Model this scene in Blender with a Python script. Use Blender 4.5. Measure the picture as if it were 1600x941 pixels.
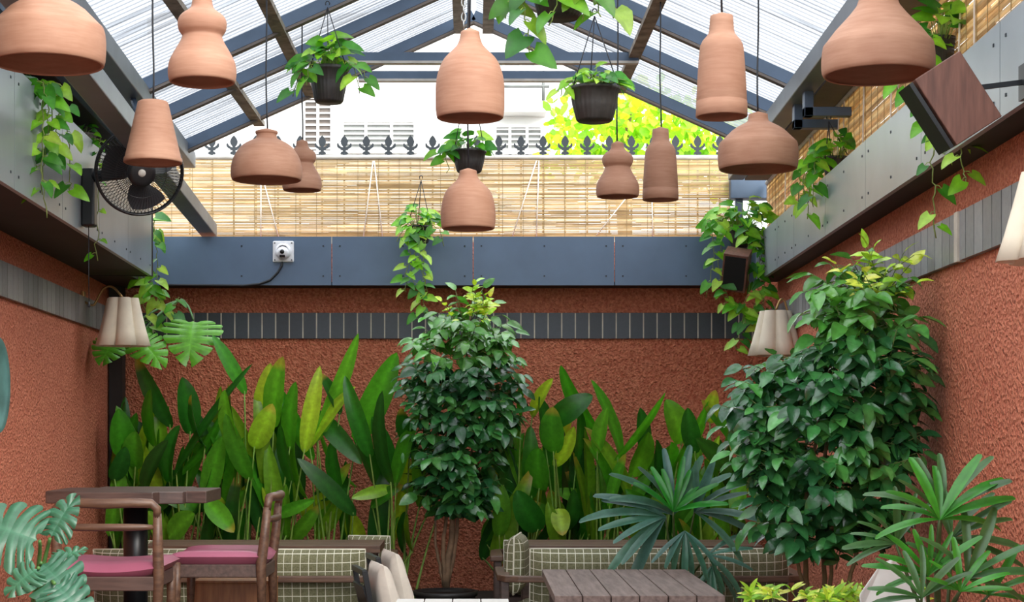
import bpy, bmesh, math, random
import numpy as np
from mathutils import Vector, Matrix

random.seed(7)
rng = np.random.default_rng(11)
for o in list(bpy.data.objects):
    bpy.data.objects.remove(o)
SC = bpy.context.scene
COL = SC.collection
PI = math.pi

# ------------------------------------------------------------------ camera, sky, exposure
EYE = 1.62
F = 2600.0
CX, CY = 740.0, 668.0
cam = bpy.data.cameras.new('camera')
camo = bpy.data.objects.new('camera', cam)
COL.objects.link(camo)
camo.location = (0, 0, EYE)
camo.rotation_euler = (PI / 2, 0, 0)
cam.sensor_width = 36.0
cam.lens = F / 1600 * 36.0
cam.shift_x = (800 - CX) / 1600
cam.shift_y = (CY - 470.5) / 1600
cam.clip_end = 300
SC.camera = camo

world = bpy.data.worlds.new('sky')
SC.world = world
world.use_nodes = True
wn = world.node_tree
bg = wn.nodes['Background']
bg.inputs[0].default_value = (0.90, 0.96, 1.0, 1)
bg.inputs[1].default_value = 2.0

sun = bpy.data.lights.new('sun', 'SUN')
sun.energy = 1.9
sun.angle = math.radians(35)
sun.color = (1.0, 0.93, 0.84)
suno = bpy.data.objects.new('sun', sun)
COL.objects.link(suno)
suno.rotation_euler = (math.radians(57), 0, math.radians(36))

SC.view_settings.view_transform = 'Standard'
SC.view_settings.look = 'None'
SC.view_settings.gamma = 1.0
SC.view_settings.use_curve_mapping = False
SC.view_settings.exposure = 0.85
SC.cycles.max_bounces = 10
SC.cycles.transparent_max_bounces = 16
SC.cycles.use_denoising = True


# ------------------------------------------------------------------ helpers
def P(px, py, Y):
    return np.array([(px - CX) * Y / F, Y, EYE - (py - CY) * Y / F])


def S(Y):
    return F / Y


def lin(h):
    h = h.lstrip('#')
    out = []
    for i in (0, 2, 4):
        c = int(h[i:i + 2], 16) / 255
        out.append(c / 12.92 if c <= 0.04045 else ((c + 0.055) / 1.055) ** 2.4)
    return tuple(out)


def nrm(v):
    v = np.asarray(v, float)
    n = np.linalg.norm(v)
    return v / n if n > 1e-9 else v


def rotz(a):
    c, s = math.cos(a), math.sin(a)
    return np.array([[c, -s, 0], [s, c, 0], [0, 0, 1.0]])


def rotx(a):
    c, s = math.cos(a), math.sin(a)
    return np.array([[1.0, 0, 0], [0, c, -s], [0, s, c]])


def roty(a):
    c, s = math.cos(a), math.sin(a)
    return np.array([[c, 0, s], [0, 1.0, 0], [-s, 0, c]])


class MB:
    def __init__(self):
        self.v, self.f, self.mi, self.sm, self.c = [], [], [], [], []
        self.n = 0

    def add(self, V, Fc, mi=0, smooth=False, col=(1, 1, 1)):
        V = np.asarray(V, float).reshape(-1, 3)
        b = self.n
        self.v.append(V)
        self.n += len(V)
        for q in Fc:
            self.f.append([i + b for i in q])
        self.mi += [mi] * len(Fc)
        self.sm += [smooth] * len(Fc)
        C = np.asarray(col, float)
        if C.ndim == 1:
            C = np.tile(C, (len(V), 1))
        self.c.append(C)

    def box(self, c, s, R=None, mi=0, col=(1, 1, 1)):
        h = np.array(s) / 2
        V = np.array([[x, y, z] for x in (-1, 1) for y in (-1, 1) for z in (-1, 1)]) * h
        if R is not None:
            V = V @ np.asarray(R).T
        self.add(V + np.array(c), [(0, 1, 3, 2), (4, 6, 7, 5), (0, 4, 5, 1), (2, 3, 7, 6), (0, 2, 6, 4), (1, 5, 7, 3)], mi, False, col)

    def span(self, a, b, mi=0, col=(1, 1, 1)):
        a, b = np.array(a, float), np.array(b, float)
        self.box((a + b) / 2, np.abs(b - a), None, mi, col)

    def beam(self, p, q, w, h, up=(0, 0, 1), mi=0, col=(1, 1, 1)):
        p, q = np.array(p, float), np.array(q, float)
        y = nrm(q - p)
        x = nrm(np.cross(y, np.array(up, float)))
        z = np.cross(x, y)
        self.box((p + q) / 2, (w, np.linalg.norm(q - p), h), np.array([x, y, z]).T, mi, col)

    def tube(self, pts, r, n=8, mi=0, col=(1, 1, 1), caps=True, smooth=True):
        pts = np.asarray(pts, float)
        k = len(pts)
        r = np.full(k, r, float) if np.isscalar(r) else np.asarray(r, float)
        T = np.gradient(pts, axis=0)
        T /= np.maximum(np.linalg.norm(T, axis=1)[:, None], 1e-9)
        ref = np.array([0, 0, 1.0]) if abs(T[0][2]) < 0.9 else np.array([1.0, 0, 0])
        x = nrm(np.cross(T[0], ref))
        V = []
        a = np.arange(n) * 2 * PI / n
        for i in range(k):
            x = nrm(x - T[i] * np.dot(x, T[i]))
            y = np.cross(T[i], x)
            V.append(pts[i] + r[i] * (np.cos(a)[:, None] * x + np.sin(a)[:, None] * y))
        V = np.concatenate(V)
        Fc = []
        for i in range(k - 1):
            for j in range(n):
                j2 = (j + 1) % n
                Fc.append((i * n + j, i * n + j2, (i + 1) * n + j2, (i + 1) * n + j))
        if caps:
            Fc.append(tuple(range(n - 1, -1, -1)))
            Fc.append(tuple((k - 1) * n + j for j in range(n)))
        self.add(V, Fc, mi, smooth, col)

    def lathe(self, prof, c=(0, 0, 0), n=40, R=None, mi=0, col=(1, 1, 1), smooth=True, rfun=None):
        a = np.arange(n) * 2 * PI / n
        V = []
        for (r, z) in prof:
            rr = r * (rfun(a) if rfun else 1.0)
            V.append(np.stack([rr * np.cos(a), rr * np.sin(a), np.full(n, z)], 1))
        V = np.concatenate(V)
        if R is not None:
            V = V @ np.asarray(R).T
        Fc = []
        for i in range(len(prof) - 1):
            for j in range(n):
                j2 = (j + 1) % n
                Fc.append((i * n + j, i * n + j2, (i + 1) * n + j2, (i + 1) * n + j))
        self.add(V + np.array(c), Fc, mi, smooth, col)

    def disc(self, c, r, n=32, R=None, mi=0, col=(1, 1, 1)):
        a = np.arange(n) * 2 * PI / n
        V = np.stack([r * np.cos(a), r * np.sin(a), 0 * a], 1)
        if R is not None:
            V = V @ np.asarray(R).T
        self.add(V + np.array(c), [tuple(range(n))], mi, False, col)

    def prism(self, out2, o, ux, uy, d, mi=0, col=(1, 1, 1)):
        o, ux, uy, d = (np.asarray(t, float) for t in (o, ux, uy, d))
        n = len(out2)
        A = np.array([o + ux * a + uy * b for a, b in out2])
        V = np.concatenate([A, A + d])
        Fc = [tuple(range(n)), tuple(range(2 * n - 1, n - 1, -1))]
        for i in range(n):
            j = (i + 1) % n
            Fc.append((i, i + n, j + n, j))
        self.add(V, Fc, mi, False, col)

    def build(self, name, mats, parent=None, bevel=0.0, loc=None):
        me = bpy.data.meshes.new(name)
        V = np.concatenate(self.v) if self.v else np.zeros((0, 3))
        if loc is not None:
            V = V - np.array(loc)
        me.from_pydata([tuple(p) for p in V], [], self.f)
        if not isinstance(mats, (list, tuple)):
            mats = [mats]
        for m in mats:
            me.materials.append(m)
        me.polygons.foreach_set('material_index', self.mi)
        me.polygons.foreach_set('use_smooth', self.sm)
        at = me.attributes.new('tint', 'FLOAT_COLOR', 'POINT')
        C = np.concatenate(self.c)
        at.data.foreach_set('color', np.concatenate([C, np.ones((len(C), 1))], 1).ravel())
        bm = bmesh.new()
        bm.from_mesh(me)
        bmesh.ops.recalc_face_normals(bm, faces=bm.faces[:]) if len(bm.faces) < 6000 else None
        bm.to_mesh(me)
        bm.free()
        o = bpy.data.objects.new(name, me)
        COL.objects.link(o)
        if loc is not None:
            o.location = loc
        if parent is not None:
            o.parent = parent
        if bevel:
            b = o.modifiers.new('bevel', 'BEVEL')
            b.width = bevel
            b.segments = 2
            b.limit_method = 'ANGLE'
        return o


def tag(o, label, cat, group=None):
    o['label'] = label
    o['category'] = cat
    if group:
        o['group'] = group
    return o


def thing(name, label, cat, group=None, loc=(0, 0, 0), rz=0.0):
    o = bpy.data.objects.new(name, None)
    COL.objects.link(o)
    o.location = loc
    o.rotation_euler = (0, 0, rz)
    return tag(o, label, cat, group)


def struct(o):
    o['kind'] = 'structure'
    return o


# ------------------------------------------------------------------ materials
def newmat(name):
    m = bpy.data.materials.new(name)
    m.use_nodes = True
    nt = m.node_tree
    b = nt.nodes['Principled BSDF']
    return m, nt, b


def mathn(nt, op, a, b=None, c=None):
    n = nt.nodes.new('ShaderNodeMath')
    n.operation = op
    for i, t in enumerate((a, b, c)):
        if t is None:
            continue
        if isinstance(t, (int, float)):
            n.inputs[i].default_value = t
        else:
            nt.links.new(t, n.inputs[i])
    return n.outputs[0]


def mixc(nt, fac, a, b, mode='MIX'):
    n = nt.nodes.new('ShaderNodeMix')
    n.data_type = 'RGBA'
    n.blend_type = mode
    for i, t in ((0, fac), (6, a), (7, b)):
        if isinstance(t, (int, float)):
            n.inputs[i].default_value = t
        elif isinstance(t, tuple):
            n.inputs[i].default_value = t + (1,)
        else:
            nt.links.new(t, n.inputs[i])
    return n.outputs[2]


def noise(nt, scale=5, detail=4, vec=None, stretch=None, rough=0.55):
    tc = nt.nodes.new('ShaderNodeTexCoord')
    src = tc.outputs['Object'] if vec is None else vec
    if stretch:
        mp = nt.nodes.new('ShaderNodeMapping')
        mp.inputs['Scale'].default_value = stretch
        nt.links.new(src, mp.inputs[0])
        src = mp.outputs[0]
    n = nt.nodes.new('ShaderNodeTexNoise')
    n.inputs['Scale'].default_value = scale
    n.inputs['Detail'].default_value = detail
    n.inputs['Roughness'].default_value = rough
    nt.links.new(src, n.inputs['Vector'])
    return n.outputs[0]


def ramp(nt, fac, stops):
    r = nt.nodes.new('ShaderNodeValToRGB')
    els = r.color_ramp.elements
    while len(els) < len(stops):
        els.new(0.5)
    for e, (p, c) in zip(els, stops):
        e.position = p
        e.color = c + (1,)
    nt.links.new(fac, r.inputs[0])
    return r.outputs[0]


def bump(nt, b, h, strength=0.3, dist=0.01):
    n = nt.nodes.new('ShaderNodeBump')
    n.inputs['Strength'].default_value = strength
    n.inputs['Distance'].default_value = dist
    nt.links.new(h, n.inputs['Height'])
    nt.links.new(n.outputs[0], b.inputs['Normal'])


def attr(nt):
    a = nt.nodes.new('ShaderNodeAttribute')
    a.attribute_name = 'tint'
    return a.outputs['Color']


def m_plain(name, c, rough=0.5, metal=0.0, var=0.12, scale=8, spec=0.5):
    m, nt, b = newmat(name)
    c = lin(c)
    n = noise(nt, scale, 4)
    d = tuple(x * (1 - var * 1.6) for x in c)
    e = tuple(min(1, x * (1 + var)) for x in c)
    nt.links.new(ramp(nt, n, [(0.3, d), (0.7, e)]), b.inputs['Base Color'])
    b.inputs['Roughness'].default_value = rough
    b.inputs['Metallic'].default_value = metal
    b.inputs['Specular IOR Level'].default_value = spec
    return m


def m_stucco():
    m, nt, b = newmat('terracotta_stucco')
    big = noise(nt, 0.9, 5)
    fine = noise(nt, 42, 3)
    col = ramp(nt, big, [(0.3, lin('#CA6848')), (0.7, lin('#D87A5A'))])
    col = mixc(nt, 0.55, col, ramp(nt, fine, [(0.35, lin('#A8543C')), (0.65, lin('#E69876'))]))
    nt.links.new(col, b.inputs['Base Color'])
    b.inputs['Roughness'].default_value = 0.85
    v = nt.nodes.new('ShaderNodeTexVoronoi')
    v.inputs['Scale'].default_value = 48
    tc = nt.nodes.new('ShaderNodeTexCoord')
    nt.links.new(tc.outputs['Object'], v.inputs['Vector'])
    h = mathn(nt, 'ADD', mathn(nt, 'MULTIPLY', fine, 1.2), mathn(nt, 'MULTIPLY', v.outputs[0], 0.5))
    bump(nt, b, h, 1.0, 0.03)
    return m


def m_clay(name, base='#AC8068', dark='#986A52'):
    m, nt, b = newmat(name)
    bands = noise(nt, 30, 3, stretch=(0.25, 0.25, 2.2))
    big = noise(nt, 5, 4)
    col = ramp(nt, bands, [(0.3, lin(dark)), (0.7, lin(base))])
    col = mixc(nt, 0.35, col, ramp(nt, big, [(0.35, lin(dark)), (0.65, lin('#B48A70'))]))
    nt.links.new(col, b.inputs['Base Color'])
    b.inputs['Roughness'].default_value = 0.7
    bump(nt, b, bands, 0.12, 0.004)
    return m


def m_leaf(name, rough=0.35, trans=0.28, spec=0.5, bumps=0.15):
    m, nt, b = newmat(name)
    a = attr(nt)
    n = noise(nt, 22, 3)
    col = mixc(nt, 0.5, a, ramp(nt, n, [(0.3, (0.55, 0.6, 0.5)), (0.7, (1.25, 1.25, 1.2))]), 'MULTIPLY')
    nt.links.new(col, b.inputs['Base Color'])
    b.inputs['Roughness'].default_value = rough
    b.inputs['Specular IOR Level'].default_value = spec
    bump(nt, b, noise(nt, 60, 2), bumps, 0.004)
    t = nt.nodes.new('ShaderNodeBsdfTranslucent')
    nt.links.new(mixc(nt, 1.0, col, (1.5, 1.6, 0.7), 'MULTIPLY'), t.inputs[0])
    mx = nt.nodes.new('ShaderNodeMixShader')
    mx.inputs[0].default_value = trans
    out = nt.nodes['Material Output']
    nt.links.new(b.outputs[0], mx.inputs[1])
    nt.links.new(t.outputs[0], mx.inputs[2])
    nt.links.new(mx.outputs[0], out.inputs[0])
    return m


def m_wood(name, c1, c2, rough=0.45, stretch=(1.5, 14, 14), scale=3.0):
    m, nt, b = newmat(name)
    n = noise(nt, scale, 6, stretch=stretch)
    nt.links.new(ramp(nt, n, [(0.3, lin(c1)), (0.7, lin(c2))]), b.inputs['Base Color'])
    b.inputs['Roughness'].default_value = rough
    bump(nt, b, n, 0.15, 0.004)
    return m


def m_sheet():
    m, nt, b = newmat('corrugated_polycarbonate')
    n = noise(nt, 3.0, 5, stretch=(0.25, 7.0, 0.25))
    col = ramp(nt, n, [(0.34, (0.24, 0.245, 0.26)), (0.47, (0.49, 0.50, 0.53)), (0.7, (0.56, 0.57, 0.60))])
    d = nt.nodes.new('ShaderNodeBsdfTranslucent')
    nt.links.new(col, d.inputs[0])
    t = nt.nodes.new('ShaderNodeBsdfTransparent')
    nt.links.new(col, t.inputs[0])
    g = nt.nodes.new('ShaderNodeBsdfDiffuse')
    nt.links.new(col, g.inputs[0])
    m1 = nt.nodes.new('ShaderNodeMixShader')
    m1.inputs[0].default_value = 0.3
    nt.links.new(d.outputs[0], m1.inputs[1])
    nt.links.new(g.outputs[0], m1.inputs[2])
    m2 = nt.nodes.new('ShaderNodeMixShader')
    m2.inputs[0].default_value = 0.55
    nt.links.new(m1.outputs[0], m2.inputs[1])
    nt.links.new(t.outputs[0], m2.inputs[2])
    nt.links.new(m2.outputs[0], nt.nodes['Material Output'].inputs[0])
    return m


def m_bamboo():
    m, nt, b = newmat('bamboo_slats')
    a = attr(nt)
    n = noise(nt, 6, 5, stretch=(1, 1, 6))
    col = mixc(nt, 0.5, a, ramp(nt, n, [(0.3, (0.55, 0.5, 0.42)), (0.7, (1.25, 1.22, 1.1))]), 'MULTIPLY')
    nt.links.new(col, b.inputs['Base Color'])
    b.inputs['Roughness'].default_value = 0.55
    t = nt.nodes.new('ShaderNodeBsdfTranslucent')
    nt.links.new(mixc(nt, 1.0, col, (1.2, 1.15, 1.0), 'MULTIPLY'), t.inputs[0])
    mx = nt.nodes.new('ShaderNodeMixShader')
    mx.inputs[0].default_value = 0.42
    nt.links.new(b.outputs[0], mx.inputs[1])
    nt.links.new(t.outputs[0], mx.inputs[2])
    nt.links.new(mx.outputs[0], nt.nodes['Material Output'].inputs[0])
    return m


def m_check():
    m, nt, b = newmat('olive_windowpane_fabric')
    a = nt.nodes.new('ShaderNodeSeparateColor')
    nt.links.new(attr(nt), a.inputs[0])
    k = 1 / 0.056
    lines = None
    for ch in (0, 1):
        fr = mathn(nt, 'FRACT', mathn(nt, 'MULTIPLY', a.outputs[ch], k))
        l = mathn(nt, 'LESS_THAN', fr, 0.075)
        lines = l if lines is None else mathn(nt, 'MAXIMUM', lines, l)
    n = noise(nt, 90, 2)
    base = ramp(nt, n, [(0.3, lin('#605E42')), (0.7, lin('#7A785A'))])
    nt.links.new(mixc(nt, lines, base, lin('#DAD8C4')), b.inputs['Base Color'])
    b.inputs['Roughness'].default_value = 0.9
    bump(nt, b, n, 0.2, 0.003)
    return m


def m_attr(name, rough=0.6):
    m, nt, b = newmat(name)
    n = noise(nt, 30, 3)
    nt.links.new(mixc(nt, 0.4, attr(nt), ramp(nt, n, [(0.3, (0.7, 0.7, 0.7)), (0.7, (1.15, 1.15, 1.15))]), 'MULTIPLY'), b.inputs['Base Color'])
    b.inputs['Roughness'].default_value = rough
    return m


def m_glass(name, c, alpha=0.5):
    m, nt, b = newmat(name)
    n = noise(nt, 2, 2)
    nt.links.new(ramp(nt, n, [(0.3, lin(c)), (0.7, lin(c))]), b.inputs['Base Color'])
    b.inputs['Roughness'].default_value = 0.1
    return m


M = dict(
    stucco=m_stucco(),
    clay=m_clay('turned_terracotta'),
    fascia=m_plain('slate_blue_board', '#54677F', 0.42, 0.0, 0.10, 1.6),
    fasciag=m_plain('grey_painted_board', '#969EA3', 0.32, 0.2, 0.12, 1.2),
    steel=m_plain('blue_grey_painted_steel', '#4E6076', 0.45, 0.1, 0.12, 3),
    beam=m_plain('grey_painted_steel_beam', '#6F757C', 0.42, 0.15, 0.16, 2.2),
    dark=m_plain('dark_soffit_and_shade', '#2E2725', 0.7, 0, 0.15, 3),  # soffit colour, also used for the painted shade in the left corner
    soffit=m_plain('weathered_soffit_board', '#6B625C', 0.7, 0, 0.15, 3),
    purlin=m_plain('weathered_timber_strip', '#93887A', 0.7, 0, 0.35, 9),
    brick=m_attr('black_glazed_brick', 0.4),
    brickg=m_attr('grey_glazed_brick', 0.4),
    mortar=m_plain('pale_mortar', '#C9C0B2', 0.9),
    mortard=m_plain('dark_mortar', '#4a4745', 0.9),
    sheet=m_sheet(),
    bamboo=m_bamboo(),
    cord=m_plain('black_cable', '#1B1C22', 0.5),
    string=m_plain('white_cord', '#EDE4D6', 0.8),
    pipe=m_plain('pale_grey_pipe', '#B9B4AC', 0.5),
    chain=m_plain('zinc_chain', '#9A9A98', 0.35, 0.8),
    pot=m_plain('dark_plastic_pot', '#33302E', 0.5, 0, 0.2, 20),
    soil=m_plain('dark_soil', '#2A211B', 0.95, 0, 0.4, 40),
    black=m_plain('black_plastic', '#17181B', 0.35),
    iron=m_plain('black_wrought_iron', '#2C3238', 0.5, 0.3),
    blade=m_plain('dark_fan_blade', '#202328', 0.3),
    white=m_plain('white_plastic', '#DEDEE2', 0.4),
    lens=m_plain('dark_lens', '#1c1d20', 0.15),
    wood=m_wood('brown_hardwood', '#493228', '#705340'),
    woodd=m_wood('dark_stained_wood', '#3E2E29', '#5E4840'),
    plank=m_wood('grey_brown_planks', '#5A4740', '#857068', 0.55, (14, 1.2, 14)),
    walnut=m_wood('reddish_walnut_veneer', '#5B3A30', '#7B5244', 0.5, (14, 14, 1.5)),
    crate=m_wood('honey_brown_wood', '#7A4A2A', '#A06C40', 0.5, (14, 14, 1.5)),
    leather=m_plain('raspberry_leather', '#9C556B', 0.36, 0, 0.08, 3),
    check=m_check(),
    piping=m_plain('cream_piping', '#D9D5C2', 0.9),
    cream=m_plain('cream_canvas', '#DDD2C4', 0.9, 0, 0.06, 12),
    shade=m_plain('cream_fabric_shade', '#E6DAC4', 0.85, 0, 0.05, 10),
    brass=m_plain('aged_brass', '#A98858', 0.35, 0.8),
    leaf_hel=m_leaf('broad_blade_leaf', 0.30, 0.32),
    leaf_shrub=m_leaf('glossy_shrub_leaf', 0.22, 0.16, 0.75, 0.35),
    leaf_pothos=m_leaf('pothos_leaf', 0.38, 0.35),
    leaf_palm=m_leaf('palm_leaf', 0.32, 0.22),
    leaf_mon=m_leaf('monstera_leaf_skin', 0.3, 0.15),
    leaf_tree=m_leaf('sunlit_tree_leaf', 0.5, 0.5),
    stem=m_leaf('plant_stem', 0.5, 0.05),
    bark=m_plain('pale_bark', '#8A6E55', 0.85, 0, 0.25, 14),
    vine=m_plain('woody_vine', '#6E5A3A', 0.8, 0, 0.25, 14),
    floor=m_plain('dark_stone_paving', '#45403B', 0.8, 0, 0.15, 2),
    deck=m_wood('timber_decking', '#4C3A30', '#6B5346', 0.7),
    bwhite=m_plain('white_render', '#F2F1EE', 0.9, 0, 0.03, 2),
    bglass=m_glass('pale_window_glass', '#AEB7BA'),
    bgrey=m_plain('grey_aluminium', '#7F827F', 0.5),
    concrete=m_plain('pale_concrete', '#CFCCC6', 0.85, 0, 0.08, 8),
    teal=m_plain('teal_glaze', '#5E8A86', 0.4, 0, 0.2, 6),
    basket=m_plain('grey_woven_basket', '#6A6259', 0.8, 0, 0.3, 40),
    glasspot=m_plain('pale_green_pot', '#7C9A86', 0.3),
    thread=m_plain('tan_thread', '#A08A60', 0.8),
    bulb=m_plain('milk_glass_bulb', '#E8E2D6', 0.3),
)

# ------------------------------------------------------------------ setting
YB = 15.3


def XL(Y):
    return -2.5 - 0.054 * Y


def XR(Y):
    return 2.124 + 0.0404 * Y


mb = MB()
mb.span((-60, -60, -0.1), (60, 60, 0.0))  # unseen; spread wide and kept dark to cut light from below
struct(mb.build('floor', M['floor']))
mb = MB()
mb.span((XL(YB) - 0.3, YB, 0), (XR(YB) + 0.3, YB + 0.22, 3.32))
struct(mb.build('wall_back', M['stucco']))


def sidewall(fx, sgn, name, ztop):
    mb = MB()
    a, b = (fx(2.0), 2.0), (fx(YB + .22), YB + .22)
    t = 0.22 * sgn
    V = [(a[0], a[1], 0), (b[0], b[1], 0), (b[0], b[1], ztop), (a[0], a[1], ztop)]
    V += [(x + t, y, z) for x, y, z in V]
    mb.add(V, [(0, 1, 2, 3), (7, 6, 5, 4), (0, 4, 5, 1), (1, 5, 6, 2), (2, 6, 7, 3), (3, 7, 4, 0)])
    struct(mb.build(name, M['stucco']))


sidewall(XL, -1, 'wall_left', 3.3)
sidewall(XR, 1, 'wall_right', 3.2)

# dark strip painted in for the deep shade of the left corner, deck platform, planting bed kerb
mb = MB()
a = P(176, 600, 15.12)
mb.span((a[0] - .02, 15.06, 0), (a[0] + .1, 15.2, 2.9))
struct(mb.build('trim_8', M['dark']))
mb = MB()
mb.add([(-2.83, 6, 0), (-1.0, 6, 0), (-1.0, 10.95, 0), (-3.09, 10.95, 0), (-2.83, 6, .45), (-1.0, 6, .45), (-1.0, 10.95, .45), (-3.09, 10.95, .45)],
       [(0, 1, 5, 4), (1, 2, 6, 5), (2, 3, 7, 6), (3, 0, 4, 7), (4, 5, 6, 7), (0, 3, 2, 1)])
struct(mb.build('floor.001', M['deck']))
mb = MB()
mb.span((XL(14.9) + .02, 13.75, 0), (XR(14.9) - .02, 15.28, .12))
struct(mb.build('trim_7', M['soil']))


# brick soldier bands
def band(fa, a0, a1, pitch, z0, z1, off, name, mats, cols):
    """fa(t) -> point, tangent, normal (into the room) along the wall"""
    mb = MB()
    n = int((a1 - a0) / pitch)
    for i in range(n):
        t = a0 + (i + .5) * pitch
        p, tg, nm = fa(t)
        c = p + nm * (off / 2) + np.array([0, 0, (z0 + z1) / 2])
        k = random.uniform(.75, 1.25)
        R = np.array([tg, nm, (0, 0, 1)]).T
        mb.box(c, (pitch - .012, off + random.uniform(.001, .004), z1 - z0), R, 0, tuple(np.array(cols) * k))
    p0, tg, nm = fa(a0)
    p1, _, _ = fa(a1)
    c = (p0 + p1) / 2 + nm * (off / 2 - .0005) + np.array([0, 0, (z0 + z1) / 2])
    mb.box(c, (np.linalg.norm(p1 - p0), off - .001, z1 - z0 - .006), np.array([tg, nm, (0, 0, 1)]).T, 1)
    o = mb.build(name, mats)
    return struct(o)


band(lambda t: (np.array([t, YB, 0.]), np.array([1., 0, 0]), np.array([0, -1., 0])), XL(YB) + .01, XR(YB) - .01, .125, 2.435, 2.672, .03,
     'trim_1', [M['brick'], M['mortar']], lin('#3B4149'))


def lw(t):
    d = nrm([-.054, 1, 0])
    return np.array([XL(t), t, 0]), d, np.array([d[1], -d[0], 0])


def rw(t):
    d = nrm([.0404, 1, 0])
    return np.array([XR(t), t, 0]), -d, np.array([-d[1], d[0], 0])


band(lw, 5, YB - .05, .16, 2.47, 2.70, .03, 'trim_2', [M['brickg'], M['mortard']], lin('#85817E'))
band(rw, 5, YB - .05, .16, 2.455, 2.70, .03, 'trim_3', [M['brickg'], M['mortard']], lin('#8B8C8F'))
# the pale joint post in the right-hand band
mb = MB()
p, tg, nm = rw(8.35)
mb.box(p + nm * .02 + np.array([0, 0, 2.575]), (.07, .045, .25), np.array([tg, nm, (0, 0, 1)]).T)
struct(mb.build('trim_9', M['mortar']))


# planter fascias (hollow troughs with a panelled front)
def fascia(face, back, y0, y1, z0, z1, name, mat, seams, nrmx, fill=True):
    mb = MB()
    ys = [y0] + seams + [y1]
    for a, b in zip(ys[:-1], ys[1:]):
        b2 = b - .008
        fa, fb = face(a), face(b2)
        t = .03 * nrmx
        V = [(fa, a, z0), (fb, b2, z0), (fb, b2, z1), (fa, a, z1)]
        V += [(x + t, y, z) for x, y, z in V]
        mb.add(V, [(0, 1, 2, 3), (7, 6, 5, 4), (0, 4, 5, 1), (1, 5, 6, 2), (2, 6, 7, 3), (3, 7, 4, 0)], 0)
        # screw heads
        for yy in (a + .09, (a + b2) / 2, b2 - .09):
            for zz in (z0 + .08, z1 - .08):
                mb.box((face(yy) - .001 * nrmx, yy, zz), (.006, .014, .014), None, 1)
    t = .031 * nrmx
    V = []
    for z in (z0 + .004, z0 + .03):
        V += [(face(y0) + t, y0, z), (face(y1) + t, y1, z), (back(y1), y1, z), (back(y0), y0, z)]
    mb.add(V, [(0, 1, 2, 3), (7, 6, 5, 4), (0, 4, 5, 1), (1, 5, 6, 2), (2, 6, 7, 3), (3, 7, 4, 0)], 2)
    return struct(mb.build(name, [mat, M['iron'], M['dark']]))


# back fascia
mb = MB()
yf = 14.95
xs = [P(236, 0, yf)[0], P(519, 0, yf)[0], P(740, 0, yf)[0], P(961, 0, yf)[0], P(1183, 0, yf)[0]]
for a, b in zip(xs[:-1], xs[1:]):
    mb.span((a, yf, 2.897), (b - .008, yf + .03, 3.335), 0)
    for xx in (a + .07, (a + b) / 2, b - .08):
        for zz in (2.98, 3.25):
            mb.box((xx, yf - .001, zz), (.014, .006, .014), None, 1)
mb.span((xs[0], yf + .031, 2.90), (xs[-1], YB - .002, 2.93), 2)
mb.box(((xs[1] - .006), yf + .012, 3.3), (.012, .02, .06), None, 3)
struct(mb.build('trim_4', [M['fascia'], M['iron'], M['dark'], M['mortar']]))
fascia(lambda Y: -2.03 - .049 * Y, lambda Y: XL(Y) + .001, 5.0, 14.05, 2.90, 3.565, 'trim_5', M['fasciag'],
       [6.3, 7.6, 8.95, 10.25, 11.55, 12.8], -1)
fascia(lambda Y: 1.93 + .0404 * Y, lambda Y: XR(Y) - .001, 4.0, 14.93, 2.92, 3.328, 'trim_6', M['fasciag'],
       [5.5, 7.0, 8.45, 9.9, 11.3, 12.7, 13.6], 1)
# return panel where the left fascia meets the back wall with the recess shade put into its dark colour
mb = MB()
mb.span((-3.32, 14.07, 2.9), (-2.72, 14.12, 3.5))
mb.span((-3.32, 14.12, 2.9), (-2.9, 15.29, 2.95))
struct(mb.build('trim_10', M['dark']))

# eave beams
mb = MB()
mb.beam((-1.70 - .07 - .049 * 4, 4, 3.932), (-1.77 - .049 * 14.4, 14.4, 3.932), .14, .136)
struct(mb.build('trim_11', M['beam'], bevel=.008))
mb = MB()
mb.beam((-1.75 - .07, 6.0, 3.42), (-2.345 - .07, 15.2, 3.42), .14, .12)
struct(mb.build('trim_12', M['beam'], bevel=.008))
mb = MB()
mb.beam((1.77 + .0404 * 4, 4, 3.932), (1.77 + .0404 * 15.1, 15.1, 3.932), .14, .136)
struct(mb.build('trim_13', M['beam'], bevel=.008))
# soffits
mb = MB()
for s, c0, c1, d in ((1, 1.85, 2.06, .0404),):
    V = []
    for z in (3.862, 3.89):
        V += [(c0 + d * 4, 4, z), (c1 + d * 4, 4, z), (c1 + d * 15.1, 15.1, z), (c0 + d * 15.1, 15.1, z)]
    mb.add(V, [(0, 1, 2, 3), (7, 6, 5, 4), (0, 4, 5, 1), (1, 5, 6, 2), (2, 6, 7, 3), (3, 7, 4, 0)])
struct(mb.build('trim_14', M['soffit']))
mb = MB()
V = []
for z in (3.70, 3.73):
    V += [(-2.0 - .049 * 4, 4, z), (-3.0 - .049 * 4, 4, z), (-3.0 - .049 * 14.1, 14.1, z), (-2.0 - .049 * 14.1, 14.1, z)]
mb.add(V, [(0, 1, 2, 3), (7, 6, 5, 4), (0, 4, 5, 1), (1, 5, 6, 2), (2, 6, 7, 3), (3, 7, 4, 0)])
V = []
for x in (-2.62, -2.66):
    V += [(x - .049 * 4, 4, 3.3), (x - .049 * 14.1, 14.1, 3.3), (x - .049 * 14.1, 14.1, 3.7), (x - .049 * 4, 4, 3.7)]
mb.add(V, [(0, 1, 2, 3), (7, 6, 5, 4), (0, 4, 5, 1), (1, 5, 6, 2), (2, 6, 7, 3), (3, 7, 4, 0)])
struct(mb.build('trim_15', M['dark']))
mb = MB()
mb.beam((-2.0 - .049 * 4, 4, 3.80), (-2.0 - .049 * 14.1, 14.1, 3.80), .1, .19)
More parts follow.
